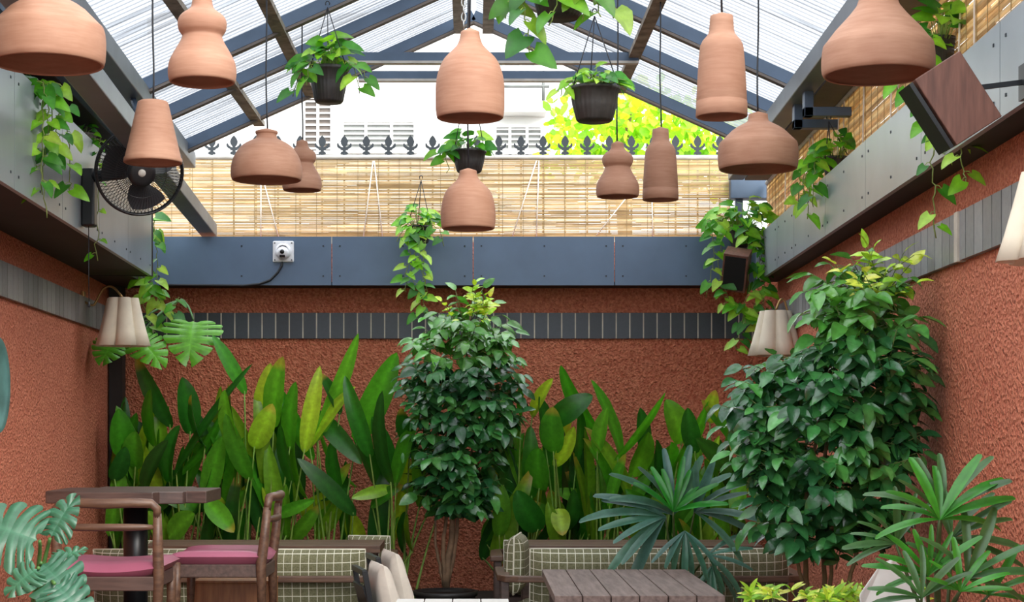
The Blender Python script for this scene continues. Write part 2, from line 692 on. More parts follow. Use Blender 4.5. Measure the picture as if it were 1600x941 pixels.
struct(mb.build('trim_27', M['steel']))
# hangers between the two left beams
mb = MB()
for Y in (7.6, 9.3, 11.0, 12.7):
    xb = -1.82 - (Y - 6) * .0647
    mb.beam((xb, Y, 3.47), (-1.77 - .049 * (Y + .35), Y + .35, 3.87), .03, .03)
struct(mb.build('trim_16', M['steel']))
# blue steel bracket under the right eave
mb = MB()
for Y in (11.1, 11.55):
    x0 = 1.76 + .0404 * Y
    mb.span((x0, Y, 3.70), (x0 + .06, Y + .08, 3.87))
    mb.span((x0, Y, 3.70), (x0 + .43, Y + .08, 3.76))
struct(mb.build('trim_17', M['steel'], bevel=.004))

# roof trusses: apex z 5.06, slope .45
AP, SL, XA = 5.06, .45, 0.0


def truss(Y, tie, name, half=2.42):
    mb = MB()
    for s in (-1, 1):
        mb.beam((XA, Y, AP), (XA + s * half, Y, AP - SL * half), .06, .085, (0, 1, 0) if 0 else (0, 0, 1))
        mb.beam((XA, Y - .005, AP - .062), (XA + s * half, Y - .005, AP - SL * half - .062), .07, .018, mi=1)
    if tie:
        w = (AP - tie) / SL - .15
        mb.span((XA - w, Y - .03, tie - .032), (XA + w, Y + .03, tie + .032))
        mb.span((XA - w, Y - .036, tie - .052), (XA + w, Y + .036, tie - .033), mi=2)
    struct(mb.build(name, [M['steel'], M['soffit'], M['pipe']]))


truss(13.9, 4.56, 'trim_18')
truss(12.63, 4.43, 'trim_19')
truss(11.68, None, 'trim_20')
truss(9.2, None, 'trim_21')
truss(7.0, None, 'trim_22')
mb = MB()
for x, z, y1 in ((-1.36, 4.40, 13.95), (1.22, 4.44, 13.95), (-1.82, 4.20, 14.15), (-.12, 4.94, 13.95), (.12, 4.94, 13.95)):
    mb.span((x - .045, 4.5, z - .02), (x + .045, y1, z + .02))
struct(mb.build('trim_23', M['purlin']))

# corrugated roof sheets
mb = MB()
y = np.arange(8.6, 14.12, .019)
h = .012 * np.sin(y * 2 * PI / .076)
for s in (-1, 1):
    xs_ = (0.02, 1.2, 2.5)
    V = np.concatenate([np.stack([np.full_like(y, s * x), y, AP + .085 - SL * x + h], 1) for x in xs_])
    n = len(y)
    Fc = [(k * n + i, k * n + i + 1, (k + 1) * n + i + 1, (k + 1) * n + i) for k in range(2) for i in range(n - 1)]
    mb.add(V, Fc, 0, True)
struct(mb.build('ceiling', M['sheet']))

# right-back corner: beam, post and pier beyond the fascia
mb = MB()
a, b = P(1142, 278, 15.32), P(1212, 310, 15.32)
mb.span((a[0], 15.32, b[2]), (b[0], 15.5, a[2]))
c = P(1150, 0, 15.34)
mb.span((c[0], 15.36, 3.3), (c[0] + .07, 15.44, b[2]))
struct(mb.build('trim_24', M['steel'], bevel=.006))
mb = MB()
a, b = P(1214, 272, 15.35), P(1238, 372, 15.35)
mb.span((a[0], 15.35, 3.3), (b[0] + .3, 15.6, a[2]))
struct(mb.build('trim_25', M['stucco']))


# ------------------------------------------------------------------ bamboo blinds
def blind(name, label, p0, p1, z0, z1, n, cords):
    """slats run from p0 to p1 (xy), stacked from z0 to z1"""
    t = thing(name, label, 'bamboo blind', 'bamboo roll blinds')
    p0, p1 = np.array(p0 + (0,)), np.array(p1 + (0,))
    L = np.linalg.norm(p1 - p0)
    tg = (p1 - p0) / L
    nm = np.cross(tg, (0, 0, 1))
    R = np.array([tg, nm, (0, 0, 1)]).T
    mb = MB()
    pitch = (z1 - z0) / n
    pal = [lin(c) for c in ('#DBC499', '#CBB081', '#EADAB6', '#B3976B', '#D3B88B', '#F0E4C8', '#BFA376')]
    for i in range(n):
        z = z0 + (i + .5) * pitch
        s = 0.0
        base = random.choice(pal)
        while s < L - .001:
            e = min(L, s + random.choice((.33, .5, .66, .9, 1.3)) * random.uniform(.7, 1.2))
            c = np.array(base) * .55 + np.array(random.choice(pal)) * .45
            hgt = pitch * random.uniform(.80, 1.0)
            mb.box(p0 + tg * (s + e) / 2 + np.array([0, 0, z + random.uniform(-.1, .1) * pitch]) + nm * random.uniform(-.002, .002),
                   (e - s, .004, hgt), R, 0, tuple(c * random.uniform(.85, 1.1)))
            s = e
    mb.build('slats', M['bamboo'], t)
    st = MB()
    k = int(L / .19)
    for i in range(k + 1):
        p = p0 + tg * (L * i / k) + nm * .006
        st.box(p + np.array([0, 0, (z0 + z1) / 2]), (.004, .003, z1 - z0), R)
    st.build('binding_thread', M['thread'], t)
    r = MB()
    r.tube([p0 + np.array([0, 0, z1]), p1 + np.array([0, 0, z1])], .022, 10)
    r.build('top_roll', M['pipe'], t)
    for c in cords:
        q = MB()
        pts = [p0 + tg * u + nm * .014 + np.array([0, 0, z]) for u, z in c]
        q.tube(pts, .006, 5)
        q.build('pull_cord', M['string'], t)
    return t


YBL = 15.42
pl, pr = P(236, 0, YBL)[0], P(1141, 0, YBL)[0]


def bc(*pp):
    return [((P(x, y, YBL)[0] - pl), P(x, y, YBL)[2]) for x, y in pp]


blind('bamboo_blind', 'long bamboo blind above the blue fascia on the back wall', (pl, YBL), (pr, YBL), 3.25, P(0, 246, YBL)[2], 64,
      [bc((583, 252), (568, 372)), bc((585, 252), (598, 372)), bc((838, 252), (800, 372)), bc((842, 252), (838, 372)), bc((986, 300), (932, 368)),
       bc((1018, 300), (1020, 372)), bc((408, 290), (408, 372)), bc((414, 290), (436, 372)), bc((404, 250), (404, 280))])
yA, yBb = 5.0, 15.25


def xrb(Y):
    return 2.075 + .0404 * Y


rc = []
for Y in (7.9, 8.15, 9.6, 9.75, 10.6, 11.3, 11.5, 12.6, 12.75, 14.0):
    rc.append([(yBb - Y, 3.84), (yBb - Y - .08 * random.random(), 3.3)])
blind('bamboo_blind', 'long bamboo blind above the grey fascia on the right side wall', (xrb(yBb), yBb), (xrb(yA), yA), 3.34, 3.86, 30, rc)

# ------------------------------------------------------------------ iron fence with fleur-de-lis
fence = thing('iron_fence', 'black iron fence with fleur-de-lis finials above the bamboo blind', 'fence')
YF = 15.62
s_ = YF / F
fr = MB()
zt = P(0, 243, YF)[2]
fr.span((P(250, 0, YF)[0], YF - .012, zt - .02), (P(1175, 0, YF)[0], YF + .012, zt + .005))
fr.span((P(250, 0, YF)[0], YF - .012, 3.4), (P(1175, 0, YF)[0], YF + .012, 3.43))
fr.build('rail', M['iron'], fence)
half = [(0, 1.0), (.12, .86), (.19, .70), (.16, .56), (.075, .44), (.06, .40), (.16, .43), (.25, .50), (.30, .60), (.345, .60), (.37, .52), (.35, .43),
        (.28, .36), (.17, .31), (.20, .27), (.085, .25), (.07, .20), (.15, .17), (.20, .10), (.14, .05), (.06, .06), (.06, 0)]
outl = half + [(-x, z) for x, z in half[::-1]][1:]
fm = MB()
H = 31.5 * s_
fm.prism([(x * H, z * H) for x, z in outl], (0, -.008, 0), (1, 0, 0), (0, 0, 1), (0, .016, 0))
fm.lathe([(.012, -.01), (.016, .0), (.012, .012)], n=10)
f0 = fm.build('finial', M['iron'], fence)
bm_ = MB()
bm_.span((-.008, -.008, 3.2 - zt), (.008, .008, 0))
b0 = bm_.build('baluster', M['iron'], fence)
for k in range(-3, 22):
    x = P(400 + 34.5 * k, 0, YF)[0]
    for src in (f0, b0):
        o = src if k == -3 else src.copy()
        if k != -3:
            COL.objects.link(o)
            o.parent = fence
        o.location = (x, YF, zt)

mb = MB()
mb.span((-3.6, 15.53, 0), (3.0, 15.72, 3.21))
struct(mb.build('trim_26', M['stucco']))
# ------------------------------------------------------------------ building beyond
YW = 24.0
bld = thing('building', 'overexposed white building with grilled windows beyond the fence', 'building')
mb = MB()
mb.span((P(230, 0, YW)[0], YW, 0), (P(905, 0, YW)[0], YW + 2, 7.6))
mb.build('wall', M['bwhite'], bld)


def bwin(x0, y0, x1, y1, nv, nh, gm, slat=0):
    a, b = P(x0, y1, YW), P(x1, y0, YW)
    f = MB()
    w = .05
    e = .004
    for (p, q) in (((a[0], a[2]), (b[0], a[2] + w)), ((a[0], b[2] - w), (b[0], b[2])), ((a[0], a[2] + w), (a[0] + w, b[2] - w)), ((b[0] - w, a[2] + w), (b[0], b[2] - w))):
        f.span((p[0], YW - .06, p[1]), (q[0], YW - .001, q[1]))
    for i in range(1, nv):
        x = a[0] + (b[0] - a[0]) * i / nv
        f.span((x - .02, YW - .055, a[2]), (x + .02, YW - .002, b[2]))
    for i in range(1, nh):
        z = a[2] + (b[2] - a[2]) * i / nh
        f.span((a[0], YW - .05, z - .012), (b[0], YW - .01, z + .012))
    fo = f.build('window', M['bwhite'], bld)
    g = MB()
    g.span((a[0] + w, YW - .02, a[2] + w), (b[0] - w, YW - .004, b[2] - w))
    g.build('pane', gm, fo)


bwin(532, 187, 652, 240, 3, 7, M['bgrey'])
bwin(472, 150, 522, 242, 2, 10, M['soffit'])
bwin(770, 195, 850, 242, 3, 6, M['bgrey'])
bwin(760, 84, 840, 112, 3, 2, M['bglass'])
mb = MB()
a, b = P(760, 146, YW), P(856, 140, YW)
for dz in (0, .12):
    mb.tube([(a[0], YW - .5, a[2] + dz), (b[0], YW - .5, a[2] + dz)], .025, 6)
mb.tube([(a[0] + .8, YW - .5, a[2] - .2), (a[0] + .8, YW - .5, a[2] + .2), (a[0] + .8, YW - .01, a[2] + .2)], .025, 6)
mb.build('awning_bracket', M['bgrey'], bld)
mb = MB()
a, b = P(766, 183, YW), P(852, 176, YW)
mb.span((a[0], YW - .4, a[2]), (b[0], YW, b[2]))
mb.build('window_hood', M['bwhite'], bld)

# ------------------------------------------------------------------ terracotta pendant lamps
PROF = {
    'dome': [(.965, 0), (.985, .08), (.998, .22), (1, .42), (.985, .56), (.962, .645), (.945, .668), (.92, .69), (.80, .81), (.66, .95), (.53, 1.04), (.40, 1.11), (.32, 1.15), (.26, 1.20), (.245, 1.27), (.24, 1.36), (.20, 1.37)],
    'funnel': [(.965, 0), (.99, .06), (1.0, .14), (1.0, .29), (.985, .46), (.97, .53), (.955, .548), (.92, .59), (.76, .80), (.62, .95), (.52, 1.06), (.44, 1.16), (.38, 1.24), (.34, 1.36), (.32, 1.6), (.32, 1.75), (.28, 1.76)],
    'round': [(.97, 0), (1, .12), (1, .3), (.97, .48), (.92, .62), (.85, .75), (.74, .9), (.6, 1.01), (.45, 1.09), (.34, 1.14), (.29, 1.2), (.29, 1.28), (.31, 1.30), (.31, 1.36), (.25, 1.38)],
    'bell': [(.96, 0), (.99, .2), (1, .37), (1.0, .8), (.98, 1.05), (.94, 1.27), (.87, 1.48), (.77, 1.67), (.66, 1.80), (.5, 1.96), (.39, 2.08), (.33, 2.2), (.29, 2.34), (.275, 2.46), (.24, 2.5), (.18, 2.51)],
    'jar': [(.96, 0), (.99, .2), (1, .5), (.97, .82), (.91, 1.1), (.82, 1.32), (.7, 1.48), (.58, 1.6), (.47, 1.70), (.38, 1.82), (.33, 1.95), (.31, 2.08), (.27, 2.1)],
    'gourd': [(.95, 0), (.985, .15), (.99, .36), (.95, .58), (.86, .77), (.76, .95), (.66, 1.12), (.595, 1.26), (.58, 1.33), (.61, 1.39), (.68, 1.5), (.71, 1.66), (.70, 1.78), (.65, 1.89), (.55, 1.99),
              (.42, 2.08), (.34, 2.16), (.30, 2.28), (.28, 2.42), (.24, 2.44)],
    'bottle': [(.985, 0), (.98, .3), (.972, .55), (.955, .57), (.965, .60), (.93, 1.3), (.885, 2.05), (.84, 2.55), (.815, 2.72), (.73, 2.9), (.6, 3.05), (.52, 3.15), (.475, 3.3), (.455, 3.6), (.44, 3.82), (.42, 3.86), (.33, 3.87)],
    'cone': [(1, 0), (1.0, .05), (.985, .14), (.955, .17), (.74, 1.1), (.535, 2.0), (.51, 2.07), (.46, 2.1), (.2, 2.1)],
}
LG = 'terracotta pendant lamps'
LAMPS = [
    # type, cx, rim y, px width, R metres, label
    ('dome', 75, 100, 178, .227, 'wide terracotta dome pendant cut off by the left edge of the photo'),
    ('funnel', 1372, 117, 174, .227, 'wide terracotta funnel pendant beside the big wooden speaker at upper right'),
    ('dome', 1184.5, 264, 125, .225, 'wide terracotta dome pendant hanging before the small dark back corner beam at right'),
    ('round', 416.5, 281, 111, .225, 'squat rounded terracotta pendant overlapping a small gourd pendant, left of centre'),
    ('bell', 734.5, 184, 108, .162, 'big terracotta bell pendant on a chain under the roof ridge'),
    ('jar', 731.5, 357, 86, .162, 'terracotta jar pendant hanging below the small potted plant at centre'),
    ('gourd', 316, 128, 107, .14, 'large double-bulb gourd terracotta pendant at upper left'),
    ('gourd', 472, 297, 62, .14, 'small gourd terracotta pendant partly hidden behind the squat rounded pendant'),
    ('gourd', 965, 307, 68, .14, 'small gourd terracotta pendant beside the slim bottle pendant, right of centre'),
    ('bottle', 1127.5, 182, 81.5, .12, 'large bottle-shaped terracotta pendant at upper right'),
    ('bottle', 1032, 312, 57, .12, 'small slim bottle-shaped terracotta pendant right of centre'),
    ('cone', 239, 254, 91, .16, 'truncated cone terracotta pendant hanging in front of the black fan'),
]
for kind, cx, ry, wpx, R, lab in LAMPS:
    Y = F * 2 * R / wpx
    c = P(cx, ry, Y)
    t = thing('pendant_lamp', lab, 'lamp', LG, tuple(c))
    pr = [(r * R, h * R) for r, h in PROF[kind]]
    th = .011
    inner = [(max(r * R - th, .004), h * R - (th if i > 0 else 0)) for i, (r, h) in enumerate(PROF[kind])]
    m = MB()
    # turned wall, rounded lip, inside
    lip = [(pr[0][0] - th * .5, -.004)]
    # densify the outline
    def dens(q):
        q = np.array(q)
        out = []
        for i in range(len(q) - 1):
            p0, p1, p2, p3 = q[max(i - 1, 0)], q[i], q[i + 1], q[min(i + 2, len(q) - 1)]
            for u in np.linspace(0, 1, 3, endpoint=False):
                m1 = (p2 - p0) * .5 if i > 0 else (p2 - p1)
                m2 = (p3 - p1) * .5 if i < len(q) - 2 else (p2 - p1)
                out.append((2 * u**3 - 3 * u**2 + 1) * p1 + (u**3 - 2 * u**2 + u) * m1 + (-2 * u**3 + 3 * u**2) * p2 + (u**3 - u**2) * m2)
        out.append(q[-1])
        return [tuple(o) for o in out]
    m.lathe(inner[::-1][1:] + lip + (dens(pr) if kind not in ('bottle', 'cone', 'dome', 'funnel') else pr), n=56)
    m.build('lamp_shade', M['clay'], t)
    ztop = pr[-1][1]
    rz = AP - SL * abs(c[0]) - .03 - c[2]
    q = MB()
    top = pr[-1][0] + .004
    q.lathe([(top, ztop - .012), (top, ztop + .0), (.006, ztop + .014)], n=20)
    q.build('cap', M['clay'], t)
    q = MB()
    kk = np.linspace(0, 1, 9)
    pts = [(.006 * math.sin(7 * u + cx) * (1 - u), 0, ztop + (rz - ztop) * u) for u in kk]
    q.tube(pts, .0055, 6)
    q.build('cord', M['cord'], t)
    q = MB()
    q.tube([(0, 0, ztop * .62), (0, 0, ztop * .98)], .018, 10)
    q.build('lamp_holder', M['black'], t)
    q = MB()
    q.lathe([(.002, ztop * .62 - .085), (.02, ztop * .62 - .078), (.03, ztop * .62 - .05), (.022, ztop * .62 - .015), (.014, ztop * .62)], n=16)
    q.build('bulb', M['bulb'], t)
    if kind == 'bell':
        q = MB()
        for i in range(26):
            z = ztop + .03 + i * .034
            if z > rz:
                break
            a = np.linspace(0, 2 * PI, 11)
            x, zz = .010 * np.cos(a), .021 * np.sin(a)
            ring = np.stack([x, 0 * a, zz + z], 1) if i % 2 else np.stack([0 * a, x, zz + z], 1)
            ring = ring + np.array([-.03, 0, 0])
            q.tube(ring, .0035, 5, caps=False)
        q.build('chain', M['chain'], t)

# ------------------------------------------------------------------ leaves


def wprof(kind, t):
    t = np.asarray(t, float)
    if kind == 'lance':
        w = np.power(np.clip(t, 0, 1), .55) * np.power(np.clip(1 - t, 0, 1), .68)
        return w / .43
    if kind == 'ovate':
        w = np.power(t, .55) * np.power(1 - t, .95)
        return w / .49
    if kind == 'heart':
        w = np.where(t < .22, .72 + .28 * np.sin(np.clip(t / .22, 0, 1) * PI / 2), np.power(np.clip((1 - t) / .78, 0, 1), .72))
        return w
    if kind == 'strap':
        w = np.minimum(1, .22 + t * 2.0) * np.where(t > .72, 1 - .55 * ((t - .72) / .28)**1.3, 1) * np.where(t > .97, np.clip((1 - t) / .03, 0, 1), 1)
        return np.maximum(w, .02)
    if kind == 'tree':
        return np.sin(PI * np.clip(t, 0, 1)) ** .7


TGRID = {'lance': np.array([0, .05, .14, .26, .4, .54, .68, .8, .9, .96, 1.0]), 'ovate': np.array([0, .1, .26, .45, .65, .83, 1.0]),
         'heart': np.array([0, .1, .25, .45, .65, .83, 1.0]), 'strap': np.array([0, .12, .3, .5, .7, .88, .97, 1.0]), 'tree': np.array([0, .3, .65, 1.0])}


def leaf(mb, base, d, up, L, W, kind, bend, fold, col, rib=1.25, wav=0.0, twist=0.0, half=None):
    t = TGRID[kind]
    n = len(t)
    y = nrm(d)
    x = np.cross(y, np.asarray(up, float))
    if np.linalg.norm(x) < 1e-3:
        x = np.cross(y, (1, 0, 0.1))
    x = nrm(x)
    z = np.cross(x, y)
    th = bend * t
    if abs(bend) > 1e-3:
        py, pz = np.sin(th) / bend, -(1 - np.cos(th)) / bend
    else:
        py, pz = t, 0 * t
    w = wprof(kind, t) * W / 2
    across = np.array([-1, -.5, 0, .5, 1]) if kind in ('lance',) else np.array([-1, 0, 1.])
    V = np.zeros((n, len(across), 3))
    sp = base + L * (py[:, None] * y + pz[:, None] * z)
    nz = np.cos(th)[:, None] * z + np.sin(th)[:, None] * y
    for j, a in enumerate(across):
        ww = w * a
        tw = twist * t
        lift = fold * np.abs(ww) + wav * W * np.sin(t * 17 + a * 2) * abs(a)
        off_y = 0.0
        p = sp + (ww * np.cos(tw))[:, None] * x + (lift + ww * np.sin(tw))[:, None] * nz
        if kind == 'heart' and abs(a) > .5:
            p = p - np.clip(1 - t / .25, 0, 1)[:, None] * y * L * .16
        V[:, j] = p
    k = len(across)
    Fc = [(i * k + j, i * k + j + 1, (i + 1) * k + j + 1, (i + 1) * k + j) for i in range(n - 1) for j in range(k - 1)]
    C = np.tile(np.asarray(col, float), (n, k, 1))
    C[:, k // 2] *= rib
    if kind == 'ovate':
        C[1::2, 0] *= 1.3
        C[1::2, -1] *= 1.3
    if half is not None:
        C[-3:, :] = C[-3:, :] * .4 + np.asarray(half) * .6
    mb.add(V.reshape(-1, 3), Fc, 0, True, C.reshape(-1, 3))


def jit(c, a=.15):
    return tuple(np.clip(np.array(c) * (1 + rng.uniform(-a, a)) * (1 + rng.uniform(-a / 2, a / 2, 3)), 0, 1))


HG = [lin(c) for c in ('#3F8A20', '#4E9C26', '#2C6E20', '#7FB02C', '#A6C632', '#285E22', '#62A62A')]
SG = [lin(c) for c in ('#224D2A', '#2E6034', '#285832', '#387038', '#47803E')]
YG = [lin(c) for c in ('#B9CF45', '#A3C23C', '#D2D85A', '#8FB53A')]
PG = [lin(c) for c in ('#52981E', '#70AE28', '#428628', '#8ABC34', '#38762A', '#A2C848')]


def rnd(p):
    return p[rng.integers(len(p))]


# ---- broad-bladed clumps along the back wall
EXPL = [  # blade base, blade tip, width, colour
    (500, 672, 557, 528, 28, 6), (563, 674, 617, 557, 46, 1), (478, 692, 499, 577, 27, 4), (490, 690, 553, 607, 25, 4), (612, 742, 598, 615, 38, 5), (622, 747, 654, 652, 40, 1), (608, 737, 582, 655, 36, 2),
    (285, 728, 389, 577, 32, 2), (280, 735, 350, 635, 24, 0), (378, 605, 334, 528, 28, 0), (400, 692, 425, 633, 36, 4), (430, 655, 442, 561, 40, 6), (408, 645, 422, 571, 30, 4), (387, 738, 354, 650, 32, 1),
    (325, 775, 347, 686, 36, 1), (482, 703, 426, 592, 24, 0), (242, 690, 236, 612, 46, 0), (190, 705, 185, 642, 40, 0), (212, 725, 212, 676, 38, 1), (296, 668, 285, 593, 38, 2), (262, 655, 214, 560, 28, 5),
    (500, 652, 562, 722, 30, 2), (545, 795, 468, 720, 28, 5), (606, 764, 552, 778, 20, 3), (440, 803, 490, 782, 20, 1), (328, 788, 364, 830, 32, 6), (268, 836, 302, 804, 42, 6), (268, 745, 281, 664, 32, 2),
    (372, 700, 352, 612, 34, 6), (455, 690, 462, 600, 32, 1), (528, 640, 500, 585, 24, 5), (575, 700, 540, 590, 28, 2), (320, 690, 300, 620, 34, 5), (455, 745, 440, 668, 34, 2), (230, 760, 262, 690, 32, 5),
    (640, 690, 628, 640, 30, 2), (530, 760, 520, 690, 30, 2), (180, 745, 195, 700, 30, 5),
    (926, 662, 878, 574, 30, 0), (865, 700, 864, 638, 42, 1), (868, 658, 926, 618, 38, 2), (843, 758, 842, 702, 46, 1), (815, 645, 820, 590, 22, 0), (835, 645, 863, 594, 26, 4), (806, 722, 798, 654, 36, 1),
    (870, 722, 896, 668, 26, 4), (946, 765, 912, 688, 38, 1), (966, 704, 925, 598, 34, 1), (955, 785, 977, 713, 26, 1), (990, 738, 1012, 678, 42, 6), (970, 707, 1036, 618, 24, 1), (1062, 684, 1040, 624, 40, 6),
    (1050, 742, 1106, 630, 30, 1), (1040, 735, 1048, 693, 40, 1), (1155, 692, 1098, 628, 32, 1), (1110, 655, 1118, 611, 26, 4), (1146, 742, 1090, 688, 36, 2), (1160, 762, 1157, 818, 32, 6), (874, 800, 879, 836, 30, 4),
    (838, 822, 808, 768, 42, 2), (785, 735, 772, 680, 30, 5), (900, 720, 905, 640, 32, 2), (850, 690, 842, 622, 30, 2), (1005, 700, 1000, 640, 28, 5), (1085, 700, 1075, 640, 30, 2), (1020, 760, 1025, 690, 34, 5),
    (935, 700, 948, 640, 26, 6), (1130, 700, 1142, 650, 30, 0), (780, 830, 784, 760, 30, 6),
]
CLX = [212, 285, 365, 436, 520, 612, 808, 880, 950, 1030, 1105]


def clump(cx, Y, span, top, label, fill=10, low=0):
    t = thing('heliconia_clump', label, 'plant', 'broad-leaved clumps along the back wall', tuple(P(cx, 923, Y) * np.array([1, 1, 0]) + np.array([0, 0, .12])))
    o = np.array(t.location)
    lm, sm = MB(), MB()
    lv = []
    for (bx, by, tx, ty, w, ci) in EXPL:
        if min(CLX, key=lambda q: abs(q - bx)) == cx:
            lv.append((bx, by, tx, ty, w, ci, rng.uniform(-.36, -.16)))
    for i in range(fill):
        tx = rng.uniform(*span)
        ty = rng.uniform(top + 30, 740)
        ang = rng.normal(0, .38)
        L = rng.uniform(85, 135)
        lv.append((tx - L * math.sin(ang), ty + L * math.cos(ang), tx, ty, rng.uniform(24, 36), -1, rng.uniform(-.15, .15)))
    for i in range(low):
        tx = rng.uniform(*span)
        ty = rng.uniform(760, 812)
        ang = rng.normal(0, .7)
        L = rng.uniform(50, 75)
        lv.append((tx - L * math.sin(ang), ty + L * math.cos(ang), tx, ty, rng.uniform(22, 32), -1, rng.uniform(-.2, .1)))
    for bx, by, tx, ty, w, ci, dy in lv:
        yy = Y + dy
        s = S(yy)
        lb, tip = P(bx, by, yy + .06), P(tx, ty, yy - .06)
        if bx < 330:
            m_ = XL(yy) + .12
            lb[0], tip[0] = max(lb[0], m_), max(tip[0], m_)
        ft = np.array([(cx + rng.uniform(-18, 18) + (bx - cx) * .3 - CX) / S(Y), Y + rng.uniform(-.08, .08), .14])
        lb = lb + (lb - tip) * .15
        L = np.linalg.norm(tip - lb)
        yaw = rng.uniform(-1.15, 1.15)
        up = nrm(np.array([math.sin(yaw), -math.cos(yaw), .25]))
        bend = rng.uniform(.15, .7) * (1 if rng.random() < .75 else 1.7)
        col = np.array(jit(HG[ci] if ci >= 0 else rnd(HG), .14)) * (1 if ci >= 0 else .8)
        tipc = lin('#C8A040') if rng.random() < .2 else None
        y0 = nrm(tip - lb)
        x0 = nrm(np.cross(y0, up))
        z0 = np.cross(x0, y0)
        dd = nrm(y0 + z0 * math.tan(bend / 2))
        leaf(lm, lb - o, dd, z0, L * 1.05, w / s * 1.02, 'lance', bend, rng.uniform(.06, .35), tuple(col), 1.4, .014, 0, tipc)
        if lb[2] > ft[2] + .1:
            mid = ft * .45 + lb * .55 + np.array([(lb[0] - ft[0]) * -.12, 0, .05])
            u = np.linspace(0, 1, 7)[:, None]
            pts = (1 - u)**2 * ft + 2 * u * (1 - u) * mid + u**2 * (lb + dd * L * .06)
            sm.tube(pts - o, np.linspace(.013, .006, 7), 6, 0, np.array(jit(lin('#7FA045'), .2)), smooth=True)
    sm.build('stem', M['stem'], t)
    lm.build('foliage', M['leaf_hel'], t)
    return t


clump(212, 14.55, (182, 255), 590, 'leftmost broad-leaved clump in the dark back left corner', 15, 4)
clump(285, 14.5, (240, 330), 590, 'broad-leaved clump with long dark blades behind the octagonal table', 15, 5)
clump(365, 14.4, (325, 410), 575, 'broad-leaved clump right of the octagonal table and third from the dark corner', 13, 5)
clump(436, 14.45, (400, 475), 585, 'yellow-green broad-leaved clump above the back post of the side-on chair', 11, 4)
clump(520, 14.5, (490, 570), 640, 'sparse broad-leaved clump with the tallest narrow blade, left of centre', 4, 6)
clump(612, 14.3, (585, 650), 660, 'broad-leaved clump with one broad bright blade, left of the central shrub', 4, 5)
clump(808, 14.4, (775, 840), 630, 'broad-leaved clump just right of the central shrub', 13, 5)
clump(880, 14.45, (845, 915), 625, 'tall broad-leaved clump second to the right of the central shrub', 14, 5)
clump(950, 14.5, (915, 985), 680, 'broad-leaved clump behind the left half of the right-hand plank table', 9, 4)
clump(1030, 14.5, (1000, 1065), 650, 'broad-leaved clump rising behind the middle palm', 11, 5)
clump(1105, 14.45, (1075, 1150), 650, 'rightmost broad-leaved clump beside the big right shrub', 12, 5)


